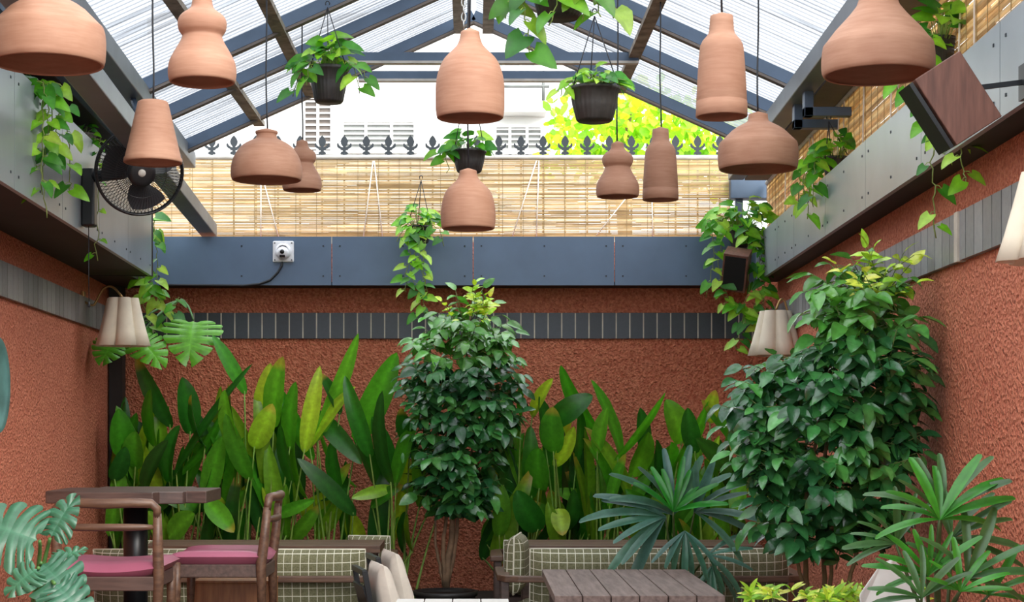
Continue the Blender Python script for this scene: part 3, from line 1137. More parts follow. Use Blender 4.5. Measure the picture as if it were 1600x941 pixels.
# ---- shrubs with glossy compound leaves
def shrub(name, label, base, prof, Yc, depth, nsp, leafpx, trunk, topy, mats, leaders, seed, pot=None, cols=SG, yel=.14):
    """prof: list of (y, xmin, xmax) in picture pixels at depth Yc; sprays of leaflets fill that crown"""
    global rng
    rng = np.random.default_rng(seed)
    t = thing(name, label, 'shrub', None, tuple(base))
    o = np.array(base, float)
    lm, tw = MB(), MB()
    ys = np.array([p[0] for p in prof], float)
    lo = np.array([p[1] for p in prof], float)
    hi = np.array([p[2] for p in prof], float)
    area = np.maximum(hi - lo, 1)
    s = S(Yc)
    cdf = np.cumsum(np.interp(np.linspace(ys[0], ys[-1], 200), ys, area))
    cdf /= cdf[-1]
    yg = np.linspace(ys[0], ys[-1], 200)
    for i in range(nsp):
        y = np.interp(rng.random(), cdf, yg)
        a, b = np.interp(y, ys, lo), np.interp(y, ys, hi)
        u = rng.uniform(-1, 1)
        x = (a + b) / 2 + u * (b - a) / 2 * .94
        dmax = depth * math.sqrt(max(0, 1 - u * u)) * min(1, (b - a) / (hi - lo).max() + .25)
        v = rng.uniform(-1, 1)
        v = math.copysign(abs(v)**.45, v - .25 if abs(v) < .9 else v)
        yy = Yc + v * dmax
        p = P(x, y, Yc)
        p[1] = yy
        p[0] = min(p[0], XR(yy) - .22)
        axis = P((a + b) / 2, y + 30, Yc)
        out = nrm(np.array([p[0] - axis[0], yy - Yc, .12]))
        ht = (y - ys[0]) / (ys[-1] - ys[0])
        young = ht < yel * rng.uniform(.5, 1.3) and v < .4
        # a spray: a twig with 5-7 leaflets
        d = nrm(out + rng.normal(0, .35, 3) + np.array([0, -.25, .35 if young else -.05]))
        L = leafpx / s * rng.uniform(.8, 1.2)
        nl = rng.integers(5, 8)
        tl = L * 1.5
        start = p - d * tl * .5
        col0 = rnd(YG) if young else rnd(cols)
        if not young and ht < yel * 2.2:
            col0 = tuple(.5 * np.array(col0) + .5 * np.array(lin('#5E9A38')))
        tw.tube(np.array([start - d * .05, start + d * tl * .5, start + d * tl]) - o, [.004, .003, .002], 4, 0, np.array(lin('#6A7A40')))
        sd = nrm(np.cross(d, (0, 0, 1)))
        for j in range(nl):
            f = (j // 2 + 1) / (nl // 2 + .6)
            sg = 0 if j == nl - 1 else (1 if j % 2 else -1)
            q = start + d * tl * (1.0 if sg == 0 else f * .9)
            ld = nrm(d * (.45 if sg else 1) + sd * sg * .9 + np.array([0, -.12, -.55 + (.5 if young else 0)]) + rng.normal(0, .18, 3))
            upv = nrm(np.array([0, -.55, 1]) + rng.normal(0, .35, 3) + out * .3)
            ll = L * rng.uniform(.75, 1.1) * (.72 if young else 1)
            leaf(lm, q - o, ld, upv, ll, ll * rng.uniform(.6, .76), 'ovate', rng.uniform(.2, .9), rng.uniform(.15, .4), jit(col0, .2), 1.5, .03)
    for pts, r0, r1 in leaders:
        q = np.array([P(x, y, Y) for x, y, Y in pts])
        k = 14
        u = np.linspace(0, len(q) - 1, k)
        qq = np.stack([np.interp(u, np.arange(len(q)), q[:, i]) for i in range(3)], 1)
        qq[1:-1] += rng.normal(0, .004, (k - 2, 3))
        m = MB()
        m.tube(qq - o, np.linspace(r0, r1, k), 9)
        m.build('trunk', M['bark'] if trunk == 'pale' else M['vine'], t)
    tw.build('twig', M['stem'], t)
    lm.build('foliage', mats, t)
    return t


def round_pot(label, c, R, H, mat, name='plant_pot', group=None):
    t = thing(name, label, 'pot', group, tuple(c))
    m = MB()
    m.lathe([(R * .72, 0), (R * .95, H * .82), (R * 1.0, H * .84), (R * 1.02, H), (R * .93, H), (R * .92, H * .86)], n=40)
    m.disc((0, 0, .002), R * .72)
    m.build('pot_wall', mat, t)
    m = MB()
    m.disc((0, 0, H * .86), R * .925, 32)
    m.build('soil', M['soil'], t)
    return t


cb = P(696, 923, 14.05)
round_pot('dark round floor pot holding the central shrub', (cb[0], 14.05, .0), .27, .24, M['pot'])
YS = 14.05
shrub('glossy_shrub', 'tall glossy shrub with yellow-green top growing at centre', (cb[0], YS, .21),
      [(462, 728, 748), (480, 700, 765), (505, 680, 785), (545, 645, 792), (590, 640, 806), (630, 642, 814), (680, 652, 800), (730, 655, 776), (770, 664, 768), (800, 690, 758)], YS, .42, 330, 27,
      'pale', 462, M['leaf_shrub'],
      [([(697, 918, YS), (704, 840, YS), (712, 760, YS), (728, 600, YS), (735, 490, YS)], .032, .008), ([(694, 915, YS), (692, 850, YS - .05), (700, 780, YS), (680, 650, YS)], .022, .008),
       ([(699, 916, YS + .03), (712, 850, YS), (722, 740, YS), (770, 620, YS)], .021, .007), ([(693, 912, YS), (680, 850, YS), (680, 760, YS)], .016, .006)], 21)
YS2 = 8.95
b2 = P(1276, 930, YS2)
round_pot('dark round floor pot under the big right shrub', (b2[0] + .08, YS2, 0), .3, .34, M['pot'])
shrub('glossy_shrub', 'big bushy glossy shrub with many stems by the right wall', (b2[0] + .08, YS2, .3),
      [(418, 1335, 1425), (440, 1280, 1428), (475, 1272, 1430), (530, 1288, 1432), (556, 1240, 1434), (582, 1168, 1434), (620, 1150, 1432), (680, 1150, 1430), (730, 1160, 1425), (780, 1185, 1415), (830, 1200, 1390), (862, 1215, 1320)], YS2, .42, 400, 39,
      'dark', 418, M['leaf_shrub'],
      [([(1262, 955, YS2), (1258, 880, YS2), (1262, 760, YS2), (1300, 560, YS2)], .017, .008), ([(1290, 955, YS2 + .1), (1288, 880, YS2 + .1), (1290, 700, YS2), (1340, 480, YS2)], .016, .007),
       ([(1300, 955, YS2), (1297, 860, YS2), (1310, 700, YS2)], .013, .007), ([(1270, 955, YS2 - .1), (1240, 860, YS2 - .1), (1230, 740, YS2)], .012, .006), ([(1315, 955, YS2 - .1), (1340, 860, YS2 - .1), (1360, 640, YS2)], .014, .006)], 33, yel=.10)


# ---- pothos
def pothos(name, label, cat, group, loc, lf, vines, pot=None, wires=None, L=.11, seed=1, pal=PG, spread=(.16, .12, .1), dome=None, up_=1.0):
    """lf: number of leaves over the mound; vines: lists of offsets from loc"""
    global rng
    rng = np.random.default_rng(seed)
    t = thing(name, label, cat, group, tuple(loc))
    lm, vm = MB(), MB()

    def one(p, d, s=1.0):
        d = nrm(d)
        upv = nrm(np.array([d[0] * .2, -.8 + d[1] * .2, .75]) + rng.normal(0, .25, 3))
        ll = L * s * rng.uniform(.75, 1.15)
        leaf(lm, p, d, upv, ll, ll * rng.uniform(.68, .82), 'heart', rng.uniform(.2, .8), rng.uniform(.1, .3), jit(rnd(pal), .18), 1.3, .02)
    for i in range(lf):
        a = rng.uniform(0, 2 * PI)
        r = math.sqrt(rng.random())
        p = np.array([math.cos(a) * r * spread[0], math.sin(a) * r * spread[1], spread[2] * (1.15 - r * r) * rng.uniform(.5, 1.1) * up_])
        st = np.array([math.cos(a) * r * spread[0] * .4, math.sin(a) * r * spread[1] * .4, -.02])
        vm.tube([st, (st + p) / 2 + np.array([0, 0, .03]), p], .0025, 4, 0, np.array(lin('#8FAA50')))
        one(p, np.array([math.cos(a) * (.4 + r), math.sin(a) * (.4 + r) - .15, .25 - .75 * r]))
    for v in vines:
        v = np.array(v, float)
        n = max(8, int(np.linalg.norm(np.diff(v, axis=0), axis=1).sum() / .027))
        u = np.linspace(0, len(v) - 1, n)
        q = np.stack([np.interp(u, np.arange(len(v)), v[:, i]) for i in range(3)], 1)
        q[1:-1] += rng.normal(0, .007, (n - 2, 3))
        vm.tube(q, .0035, 5, 0, np.array(lin('#7C8A45')))
        sg = 1
        for i in range(1, n - 1, 2):
            if rng.random() < .12:
                continue
            sg = -sg
            a = rng.uniform(-.7, .7)
            d = np.array([sg * math.cos(a), -abs(math.sin(a)) - .25, rng.uniform(-.9, .15)])
            p = q[i] + nrm(d) * .035
            vm.tube([q[i], q[i] + nrm(d) * .02 + np.array([0, 0, .008]), p], .002, 4, 0, np.array(lin('#9AB85A')))
            one(p, d + np.array([0, 0, -.4]), .92)
    if pot:
        R, H, mat, z = pot
        m = MB()
        rib = (lambda a: 1 + .012 * np.cos(a * 28))
        m.lathe([(.002, z - H), (R * .66, z - H), (R * .74, z - H * .94), (R * .9, z - H * .5), (R * .97, z - H * .12), (R * 1.04, z - H * .1), (R * 1.05, z), (R * .95, z), (R * .94, z - .02)], n=112, rfun=rib)
        po = m.build('pot', mat, t)
        m = MB()
        m.disc((0, 0, z - .018), R * .95, 30)
        m.build('soil', M['soil'], po)
    if wires:
        ap, pts = wires
        ap = np.array(ap, float)
        for w in pts:
            m = MB()
            m.tube([np.array(w, float), ap], .0035, 5)
            m.build('hanger_wire', M['cord'], t)
        m = MB()
        a = np.linspace(-.5, PI * 1.2, 12)
        m.tube(np.stack([.014 * np.cos(a), 0 * a, .025 + .018 * np.sin(a)], 1) + ap, .004, 5)
        m.build('hook', M['cord'], t)
    vm.build('vine', M['stem'], t)
    lm.build('foliage', M['leaf_pothos'], t)
    return t


HGp = 'hanging potted plants'


def hang3(R, z=0.0):
    return [(R * math.cos(a), R * math.sin(a), z) for a in (-.5, 1.7, 3.7)]


# left hanging pot
Y = 11.6
c = P(514, 106, Y)
pothos('hanging_plant', 'hanging pothos in a dark pot on wires, upper left of centre', 'hanging plant', HGp, c, 40,
       [[(-.12, -.05, .03), (-.2, -.08, -.02), (-.24, -.1, -.22)], [(-.1, -.1, .03), (-.13, -.16, -.05), (-.14, -.18, -.16)], [(.12, -.08, .03), (.19, -.1, -.03), (.22, -.1, -.2)], [(.12, .02, .03), (.25, 0, -.02), (.26, 0, -.1)]],
       (.135, .245, M['pot'], .0), ((-.01, 0, 4.55 - c[2]), hang3(.14)), .15, 3, spread=(.19, .15, .19))
# middle-right hanging pot
Y = 9.75
c = P(929, 137, Y)
pothos('hanging_plant', 'hanging plant in a dark ribbed bowl pot, right of centre', 'hanging plant', HGp, c, 60,
       [[(-.13, -.05, .03), (-.19, -.06, .0), (-.2, -.06, -.06)]],
       (.145, .2, M['pot'], .0), ((0, 0, .42), hang3(.15)), .085, 4, spread=(.18, .15, .10))
# nearer pot cut by the top of the frame
Y = 8.0
c = P(874, -36, Y)
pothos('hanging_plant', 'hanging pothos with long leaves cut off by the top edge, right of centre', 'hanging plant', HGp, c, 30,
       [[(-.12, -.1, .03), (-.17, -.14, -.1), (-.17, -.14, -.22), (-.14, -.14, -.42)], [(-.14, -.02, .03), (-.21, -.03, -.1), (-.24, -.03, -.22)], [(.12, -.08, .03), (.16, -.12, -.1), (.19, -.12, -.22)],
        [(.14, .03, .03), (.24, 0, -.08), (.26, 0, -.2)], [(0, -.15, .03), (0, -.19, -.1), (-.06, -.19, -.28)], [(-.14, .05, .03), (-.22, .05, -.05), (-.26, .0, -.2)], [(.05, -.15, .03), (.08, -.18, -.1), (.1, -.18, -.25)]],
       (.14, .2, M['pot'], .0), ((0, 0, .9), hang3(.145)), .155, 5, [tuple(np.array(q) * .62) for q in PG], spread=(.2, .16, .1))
# small central pot
Y = 12.6
c = P(733, 240, Y)
pothos('hanging_plant', 'small hanging plant in a dark pot between the bell and jar pendants', 'hanging plant', HGp, c, 26,
       [[(-.1, -.05, .03), (-.17, -.08, -.0), (-.17, -.08, -.16)], [(-.1, .03, .03), (-.2, 0, .05), (-.23, 0, -.06)]],
       (.125, .165, M['pot'], .02), ((0, 0, .66), hang3(.13, .02)), .12, 6, spread=(.16, .14, .16))
# hooked plant at the blind, trailing over the back fascia
Y = 14.72
c = P(655, 352, Y)
ph = P(658, 282, Y)
pothos('hanging_plant', 'pothos hanging from a black hook and trailing down over the blue fascia', 'hanging plant', HGp, c, 34,
       [[(-.05, -.1, 0), (-.1, -.14, -.12), (-.06, -.14, -.45), (.02, -.14, -.62), (.0, -.14, -.85)], [(.02, -.1, 0), (.06, -.14, -.15), (.04, -.14, -.4), (.08, -.14, -.62)], [(-.1, -.08, 0), (-.16, -.12, -.08), (-.19, -.12, -.16)],
        [(-.02, -.1, 0), (-.02, -.15, -.2), (-.1, -.15, -.42), (-.12, -.15, -.6)], [(.1, -.06, 0), (.19, -.12, -.05), (.22, -.12, -.2)], [(-.02, -.1, 0), (0, -.15, -.3), (.05, -.15, -.55), (.05, -.15, -.8)]],
       (.11, .15, M['pot'], -.01), ((ph[0] - c[0], 0, ph[2] - c[2]), hang3(.115, 0)), .115, 7, spread=(.18, .1, .14))

# pots standing in the left trough
Y = 9.6
c = P(98, 128, Y)
c[0] = -2.03 - .049 * Y - .12
tg_ = c.copy()
pothos('trailing_plant', 'pothos trailing from a pale pot over the left grey fascia', 'plant', 'trailing plants in the troughs', c, 16,
       [[(.05, -.05, 0), (.2, -.1, -.03), (.19, -.1, -.3), (.17, -.1, -.5), (.19, -.12, -.8)], [(.05, -.1, 0), (.19, -.18, -.05), (.19, -.2, -.4), (.185, -.2, -.68)], [(.05, .0, .0), (.22, .0, .0), (.22, .02, -.25), (.2, .02, -.45)],
        [(.05, .05, 0), (.22, .08, .0), (.22, .3, -.35), (.2, .4, -.58)], [(.05, -.02, 0), (.2, -.05, -.05), (.2, -.06, -.3), (.2, -.06, -.5)]],
       (.1, .15, M['glasspot'], .02), None, .125, 8, spread=(.17, .14, .12))
c = np.array([-2.03 - .049 * 11.4 - .1, 11.4, 3.6])
pothos('trailing_plant', 'small plant in a grey basket on the left trough beside the black fan', 'plant', 'trailing plants in the troughs', c, 6,
       [[(.05, -.05, 0), (.16, -.1, -.03), (.14, -.12, -.3), (.14, -.12, -.85)]], (.1, .13, M['basket'], .03), None, .07, 9, spread=(.13, .1, .1))

# vine in the back left corner
c = P(238, 350, 14.5)
pothos('trailing_plant', 'pothos vine hanging at the back left corner below the fan', 'plant', 'trailing plants in the troughs', c, 5,
       [[(0, 0, 0), (-.08, -.08, -.05), (-.09, -.1, -.3), (-.05, -.1, -.5)], [(0, 0, .03), (.05, -.1, -.1), (.06, -.1, -.35), (.05, -.1, -.55), (.02, -.1, -.72)], [(0, 0, 0), (.0, -.1, -.1), (.08, -.1, -.2)],
        [(.02, -.1, -.5), (-.05, -.14, -.62), (-.02, -.14, -.85), (.08, -.14, -1.0)], [(0, -.1, -.5), (.1, -.14, -.7), (.18, -.14, -.8), (.26, -.14, -.65)]],
       None, None, .15, 10, spread=(.08, .08, .06))
# right corner plant
c = P(1160, 352, 14.6)
pothos('trailing_plant', 'bushy pothos spilling from the back right corner around the small speaker', 'plant', 'trailing plants in the troughs', c, 75,
       [[(-.2, -.1, 0), (-.3, -.2, -.05), (-.28, -.22, -.3), (-.35, -.22, -.65)], [(.1, -.1, 0), (.12, -.22, -.15), (.1, -.22, -.5), (.05, -.22, -.9)], [(.15, -.1, 0), (.17, -.22, -.2), (.15, -.22, -.6), (.13, -.22, -.82)],
        [(-.1, -.1, 0), (-.22, -.22, -.1), (-.24, -.22, -.5), (-.15, -.22, -.78)], [(0, -.1, 0), (.0, -.25, -.1), (.02, -.25, -.55), (-.08, -.25, -1.0), (-.1, -.25, -1.1)], [(.05, -.1, -.1), (.14, -.22, -.3), (.15, -.22, -.7), (.1, -.2, -1.0)],
        [(-.15, -.1, 0), (-.33, -.2, .02), (-.36, -.2, -.15)], [(-.22, -.2, -.5), (-.14, -.25, -.7), (-.05, -.25, -.75), (0, -.25, -.9)]],
       (.13, .18, M['pot'], -.02), None, .13, 11, spread=(.32, .22, .2))
# right fascia pots
Y = 11.3
c = P(1302, 246, Y)
c[0] = 1.93 + .0404 * Y + .07
br = np.array([1.76 + .0404 * 11.1 + .17, 11.14, 3.70])
pothos('trailing_plant', 'pothos hung on wires spilling over the right grey fascia', 'plant', 'trailing plants in the troughs', c, 34,
       [[(-.03, 0, 0), (-.16, -.1, -.02), (-.17, -.1, -.35)], [(-.03, .1, 0), (-.16, .25, -.02), (-.16, .3, -.3)], [(-.03, .15, 0), (-.16, .4, -.02), (-.15, .5, -.25)], [(-.03, .2, .03), (-.16, .15, -.02), (-.16, .15, -.4)]],
       (.085, .15, M['pot'], -.0), ((br[0] - c[0], br[1] - c[1], br[2] - c[2] - .03), hang3(.09)), .125, 12, spread=(.10, .34, .14))
Y = 8.35
c = P(1530, 60, Y)
c[0] = 1.93 + .0404 * Y + .07
pothos('trailing_plant', 'pothos trailing over the right fascia above the big wooden speaker', 'plant', 'trailing plants in the troughs', c, 24,
       [[(-.03, 0, 0), (-.15, -.05, -.02), (-.15, -.05, -.3)], [(-.03, .1, 0), (-.15, .2, -.02), (-.15, .25, -.25)], [(-.03, -.1, 0), (-.14, -.2, -.05), (-.13, -.2, -.35), (-.13, -.25, -.5)]],
       (.08, .14, M['pot'], 0), None, .125, 13, spread=(.10, .28, .14))
Y = 8.0
c = P(1497, 226, Y)
c[0] = 1.93 + .0404 * Y - .03
pothos('trailing_plant', 'thin pothos runners dangling below the big wooden speaker', 'plant', 'trailing plants in the troughs', c, 1,
       [[(.0, 0, .06), (-.02, 0, -.1), (-.01, 0, -.28), (-.0, 0, -.45)], [(.0, .0, .06), (.04, -.25, .0), (.05, -.3, -.25)]], None, None, .1, 14, spread=(.03, .03, .03))


# monstera-like leaves at the left corner
def monleaf(mb, base, d, up, L, W, bend, col, cuts=6):
    y = nrm(d)
    x = nrm(np.cross(y, up))
    z = np.cross(x, y)

    def pt(px_, py_, lift=0):
        u = py_ if abs(py_) > 1e-3 else 1e-3
        th = bend * u
        a, b = (math.sin(th) / bend, -(1 - math.cos(th)) / bend)
        nz = math.cos(th) * z + math.sin(th) * y
        ac = abs(px_)
        return base + L * (a * y + b * z) + x * px_ * W / 2 + nz * (lift - .30 * ac * ac * W / 2 + .12 * ac * W / 2)

    def out(v):
        return math.sin(PI * v**.72)**.72, v**1.3 - .24 * math.sin(PI * min(1, v * 1.25))**1.5 * (1 - v)
    R_, K = 9, 7
    for sg in (-1, 1):
        for k in range(cuts):
            v0, v1 = (k + .0) / cuts, (k + 1.0) / cuts
            V, C = [], []
            for i in range(R_ + 1):
                f = i / R_
                for j in range(K):
                    g = j / (K - 1) * 2 - 1
                    gap = 0 if f < .32 else .17 * min(1, (f - .32) / .2)
                    vv = (v0 + v1) / 2 + (v1 - v0) / 2 * g * (1 - gap)
                    vv = min(max(vv, .015), .995)
                    ox, oy = out(vv)
                    mu = .03 + .9 * vv
                    ff = f * (1 - (.10 * abs(g)**3 if k < cuts - 1 else .03 * abs(g)**3) * f * f)
                    # side veins sweep towards the tip
                    X = ox * ff
                    Yv = mu * .82 * (1 - ff) + oy * ff + .05 * math.sin(PI * ff) * (1 - vv)
                    V.append(pt(sg * X, Yv, (.012 * (1 - g * g) - .006) * f))
                    cc = np.array(col) * (1.28 if (j == K // 2 or f == 0) else 1.0)
                    C.append(cc)
            Fc = [(i * K + j, i * K + j + 1, (i + 1) * K + j + 1, (i + 1) * K + j) for i in range(R_) for j in range(K - 1)]
            mb.add(V, Fc, 0, True, np.array(C))


def monstera(label, foot, lvs, col, cat='plant'):
    t = thing('monstera', label, cat, None, tuple(foot))
    o = np.array(foot, float)
    lm, sm = MB(), MB()
    for (bx, by, Y, dx, dy, dz, L, W, bend) in lvs:
        b = P(bx, by, Y)
        upv = nrm(np.array([0.1, -.75, .6]))
        monleaf(lm, b - o, np.array([dx, dy, dz], float), upv, L * 1.15, W * 1.15, bend, jit(col, .1), 6)
        u = np.linspace(0, 1, 9)[:, None]
        mid = (o + b) / 2 + np.array([0, .1, .1])
        pts = (1 - u)**2 * o + 2 * u * (1 - u) * mid + u**2 * b
        sm.tube(pts - o, np.linspace(.013, .008, 9), 8, 0, np.array(lin('#4E7A3E')))
    sm.build('stem', M['stem'], t)
    lm.build('leaf', M['leaf_mon'], t)
    return t


MONC = lin('#3C6A52')
fp = (P(50, 960, 7.6)[0], 7.6, .78)
monstera('grey-green monstera with deeply cut leaves at the lower left corner', fp,
         [(62, 846, 7.45, -.75, -.2, .35, .30, .34, .5), (64, 880, 7.35, .55, -.45, -.3, .25, .27, .9), (78, 842, 7.55, .35, .1, .75, .22, .15, .5), (85, 912, 7.2, .5, -.3, -.35, .22, .2, .6), (60, 888, 7.3, -.6, -.4, -.4, .17, .14, .7),
          (82, 876, 7.4, .7, -.1, .35, .15, .08, .6)], MONC)
round_pot('grey pot holding the monstera below the left edge', (fp[0], fp[1], .45), .2, .35, M['concrete'])
fl = P(280, 470, 14.75)
monstera('big lit monstera leaf in the back left corner below the fascia', fl,
         [(302, 500, 14.3, .05, -.75, -.55, .46, .46, .7), (215, 528, 14.2, .6, -.8, -.35, .42, .32, .7), (180, 530, 14.2, -.1, -.8, -.35, .34, .3, .6)], lin('#62AA2E'))


# ---- rhapis palms
def palm(label, foot, fans, col, col2):
    t = thing('lady_palm', label, 'palm', 'lady palms', tuple(foot))
    o = np.array(foot, float)
    lm, sm = MB(), MB()
    for (hx, hy, Y, Lp, n, a0, a1, tilt, ci) in fans:
        h = P(hx, hy, Y)
        s = S(Y)
        for i in range(n):
            a = a0 + (a1 - a0) * i / max(1, n - 1) + rng.uniform(-.08, .08)
            d = np.array([math.cos(a), -tilt + rng.uniform(-.35, .25), math.sin(a)])
            L = Lp / s * rng.uniform(.8, 1.12)
            up = nrm(np.array([-math.sin(a) * .3 * math.copysign(1, math.cos(a)), -.75, .7]))
            if abs(math.cos(a)) < .4:
                up = np.array([0, -1, .35])
            leaf(lm, h - o, d, up, L, L * rng.uniform(.105, .145), 'strap', rng.uniform(.35, 1.0), rng.uniform(.25, .5), jit(col if ci == 0 else col2, .18), .75)
        u = np.linspace(0, 1, 8)[:, None]
        mid = np.array([o[0] * .4 + h[0] * .6, o[1], (o[2] + h[2]) / 2])
        pts = (1 - u)**2 * o + 2 * u * (1 - u) * mid + u**2 * h
        sm.tube(pts - o, np.linspace(.010, .006, 8), 6, 0, np.array(lin('#4A5A30')))
    sm.build('stem', M['stem'], t)
    lm.build('fronds', M['leaf_palm'], t)
    return t


rng = np.random.default_rng(5)
Yp = 10.7
palm('dark blue-green lady palm behind the plank table', (P(1060, 900, Yp)[0], Yp, .55),
     [(1052, 805, Yp, 125, 8, 2.75, .9, .5, 0), (1040, 808, Yp - .1, 130, 7, 2.6, 4.1, .4, 0), (1052, 800, Yp - .2, 85, 8, 2.3, .4, .2, 1), (1085, 800, Yp - .1, 105, 7, 1.6, -.5, .5, 0), (1070, 830, Yp - .2, 85, 7, 3.7, 5.6, .3, 0),
      (1112, 885, Yp - .1, 75, 6, 3.9, 5.5, .3, 0), (1105, 868, Yp - .2, 80, 5, .8, -1.0, .3, 0)], lin('#4F7A6C'), lin('#2F8A2A'))
round_pot('dark pot of the palm hidden behind the plank table', (P(1060, 900, Yp)[0], Yp, 0), .17, .6, M['pot'])
rng = np.random.default_rng(6)
Yq = 6.7
palm('bright green lady palm in front of the right wall', (P(1470, 950, Yq)[0], Yq, .72),
     [(1468, 812, Yq - .2, 118, 9, 3.1, .05, .15, 1), (1470, 806, Yq - .1, 115, 7, 2.6, .5, .35, 0), (1486, 842, Yq + .1, 120, 8, 1.9, -.6, .2, 0), (1400, 850, Yq, 90, 8, 3.3, 1.0, .2, 0), (1450, 900, Yq - .2, 100, 8, 3.2, .8, .3, 1),
      (1510, 905, Yq - .2, 120, 7, 2.4, -.1, .3, 0), (1440, 935, Yq - .3, 90, 7, 3.1, .7, .2, 0), (1545, 930, Yq - .1, 95, 6, 2.9, .1, .2, 1), (1500, 925, Yq - .3, 80, 6, 2.6, .2, .3, 1)], lin('#466F3E'), lin('#3F8A2A'))

# white angular planter with the palm
t = thing('planter', 'white angular planter at the foot of the bright palm', 'planter', None, (P(1500, 940, Yq)[0], Yq, 0))
m = MB()
m.add([(-.22, -.22, 0), (.22, -.22, 0), (.22, .22, 0), (-.22, .22, 0), (-.36, -.3, .74), (.3, -.3, .74), (.3, .25, .74), (-.36, .25, .74),
       (-.3, -.24, .74), (.24, -.24, .74), (.24, .19, .74), (-.3, .19, .74), (-.3, -.24, .70), (.24, -.24, .70), (.24, .19, .70), (-.3, .19, .70)],
      [(3, 2, 1, 0), (0, 1, 5, 4), (1, 2, 6, 5), (2, 3, 7, 6), (3, 0, 4, 7), (4, 5, 9, 8), (5, 6, 10, 9), (6, 7, 11, 10), (7, 4, 8, 11), (8, 9, 13, 12), (9, 10, 14, 13), (10, 11, 15, 14), (11, 8, 12, 15)])
m.build('planter_wall', M['concrete'], t)
m = MB()
m.span((-.3, -.24, .69), (.24, .19, .70))
m.build('soil', M['soil'], t)
t = thing('stone_slab', 'white pointed stone slab poking out of the golden foliage at lower right', 'stone', None, (P(1400, 935, 7.25)[0], 7.25, .7))
m = MB()
a = [P(1342, 930, 7.2), P(1374, 884, 7.3), P(1392, 878, 7.35), P(1440, 920, 7.3), P(1448, 945, 7.2), P(1345, 955, 7.2)]
V = [q - np.array(t.location) for q in a]
V += [q + np.array([.05, .16, 0]) for q in V]
n = 6
m.add(V, [tuple(range(n)), tuple(range(2 * n - 1, n - 1, -1))] + [(i, i + n, (i + 1) % n + n, (i + 1) % n) for i in range(n)])
m.build('slab', M['concrete'], t, bevel=.01)


# golden low foliage along the bottom right
def golden(label, x0, x1, Y, ytop, n, seed):
    global rng
    rng = np.random.default_rng(seed)
    a, b = P(x0, ytop, Y), P(x1, ytop, Y)
    t = thing('golden_shrub', label, 'plant', 'golden leaved plants along the bottom', ((a[0] + b[0]) / 2, Y, a[2] - .25))
    o = np.array(t.location)
    lm, sm = MB(), MB()
    for i in range(n):
        x = rng.uniform(a[0], b[0])
        p = np.array([x, Y + rng.uniform(-.12, .12), a[2] - abs(rng.normal(0, .045))])
        q = np.array([o[0] + (x - o[0]) * .6, Y, o[2]])
        sm.tube(np.array([q, (p + q) / 2 + np.array([.01, 0, 0]), p]) - o, .003, 4, 0, np.array(lin('#7C8A45')))
        for j in range(6):
            d = nrm(np.array([math.cos(j * 1.05), -.4, .35 + .5 * math.sin(j * 1.05)]) + rng.normal(0, .25, 3))
            ll = rng.uniform(.05, .085)
            leaf(lm, p - o, d, (0, -.6, .8), ll, ll * .42, 'ovate', .6, .2, jit(rnd([lin('#C2D24A'), lin('#9CBF3C'), lin('#D8DC72'), lin('#7FA834')]), .15), 1.2)
    sm.build('stem', M['stem'], t)
    lm.build('foliage', M['leaf_pothos'], t)
    pl = thing('planter', label.replace('foliage', 'foliage planter').replace('sprig', 'sprig planter'), 'planter', 'low planters along the bottom', ((a[0] + b[0]) / 2, Y, 0))
    m = MB()
    w = (b[0] - a[0]) / 2 + .02
    m.span((-w, -.16, 0), (w, .16, a[2] - .3))
    m.build('planter_box', M['pot'], pl)
    m = MB()
    m.span((-w + .03, -.13, a[2] - .3), (w - .03, .13, a[2] - .25))
    m.build('soil', M['soil'], pl)


golden('golden green foliage along the bottom edge before the right shrub stems', 1235, 1450, 8.05, 924, 42, 41)
golden('small golden sprig at the bottom edge between plank table and right armrest', 1172, 1216, 8.1, 922, 8, 42)

# tree beyond the fence
rng = np.random.default_rng(77)
ct = P(985, 200, 18.6)
t = thing('tree', 'sunlit yellow-green tree beyond the fence at right', 'tree', None, (ct[0], 18.6, 0))
o = np.array(t.location)
m = MB()
m.tube(np.array([(ct[0], 18.6, 0), (ct[0] + .05, 18.6, 2.5), (ct[0] - .1, 18.6, 4.2), (ct[0], 18.6, 5.4)]) - o, [.12, .1, .07, .03], 8)
m.build('trunk', M['bark'], t)
m = MB()
TG = [lin(c) for c in ('#B6D23A', '#94BE34', '#D4E05A', '#7DAA30', '#C8D848')]
for i in range(1500):
    x = rng.uniform(855, 1160)
    y = rng.uniform(140 if x > 900 else 165, 262) + (max(0, (x - 1000)) * .25)
    if x < 900 and rng.random() < .4:
        continue
    p = P(x, y, 18.6)
    p[1] += rng.uniform(-.7, .7)
    d = nrm(rng.normal(0, 1, 3) + np.array([0, -.3, -.4]))
    ll = rng.uniform(.09, .17)
    leaf(m, p - o, d, rng.normal(0, 1, 3) + np.array([0, -.6, .6]), ll, ll * .75, 'tree', .4, .1, jit(rnd(TG), .2), 1.1)
m.build('foliage', M['leaf_tree'], t)

# ------------------------------------------------------------------ wall fan
fc = P(218, 268, 10.55)
fan = thing('wall_fan', 'black wall fan with round wire grille on the left grey fascia', 'fan', None, tuple(fc))
RF = rotz(.38) @ rotx(.26)     # fan axis = local -Y, tipped a little down and toward the room
RG = .275


def fv(x, y, z):
    return RF @ np.array([x, y, z])


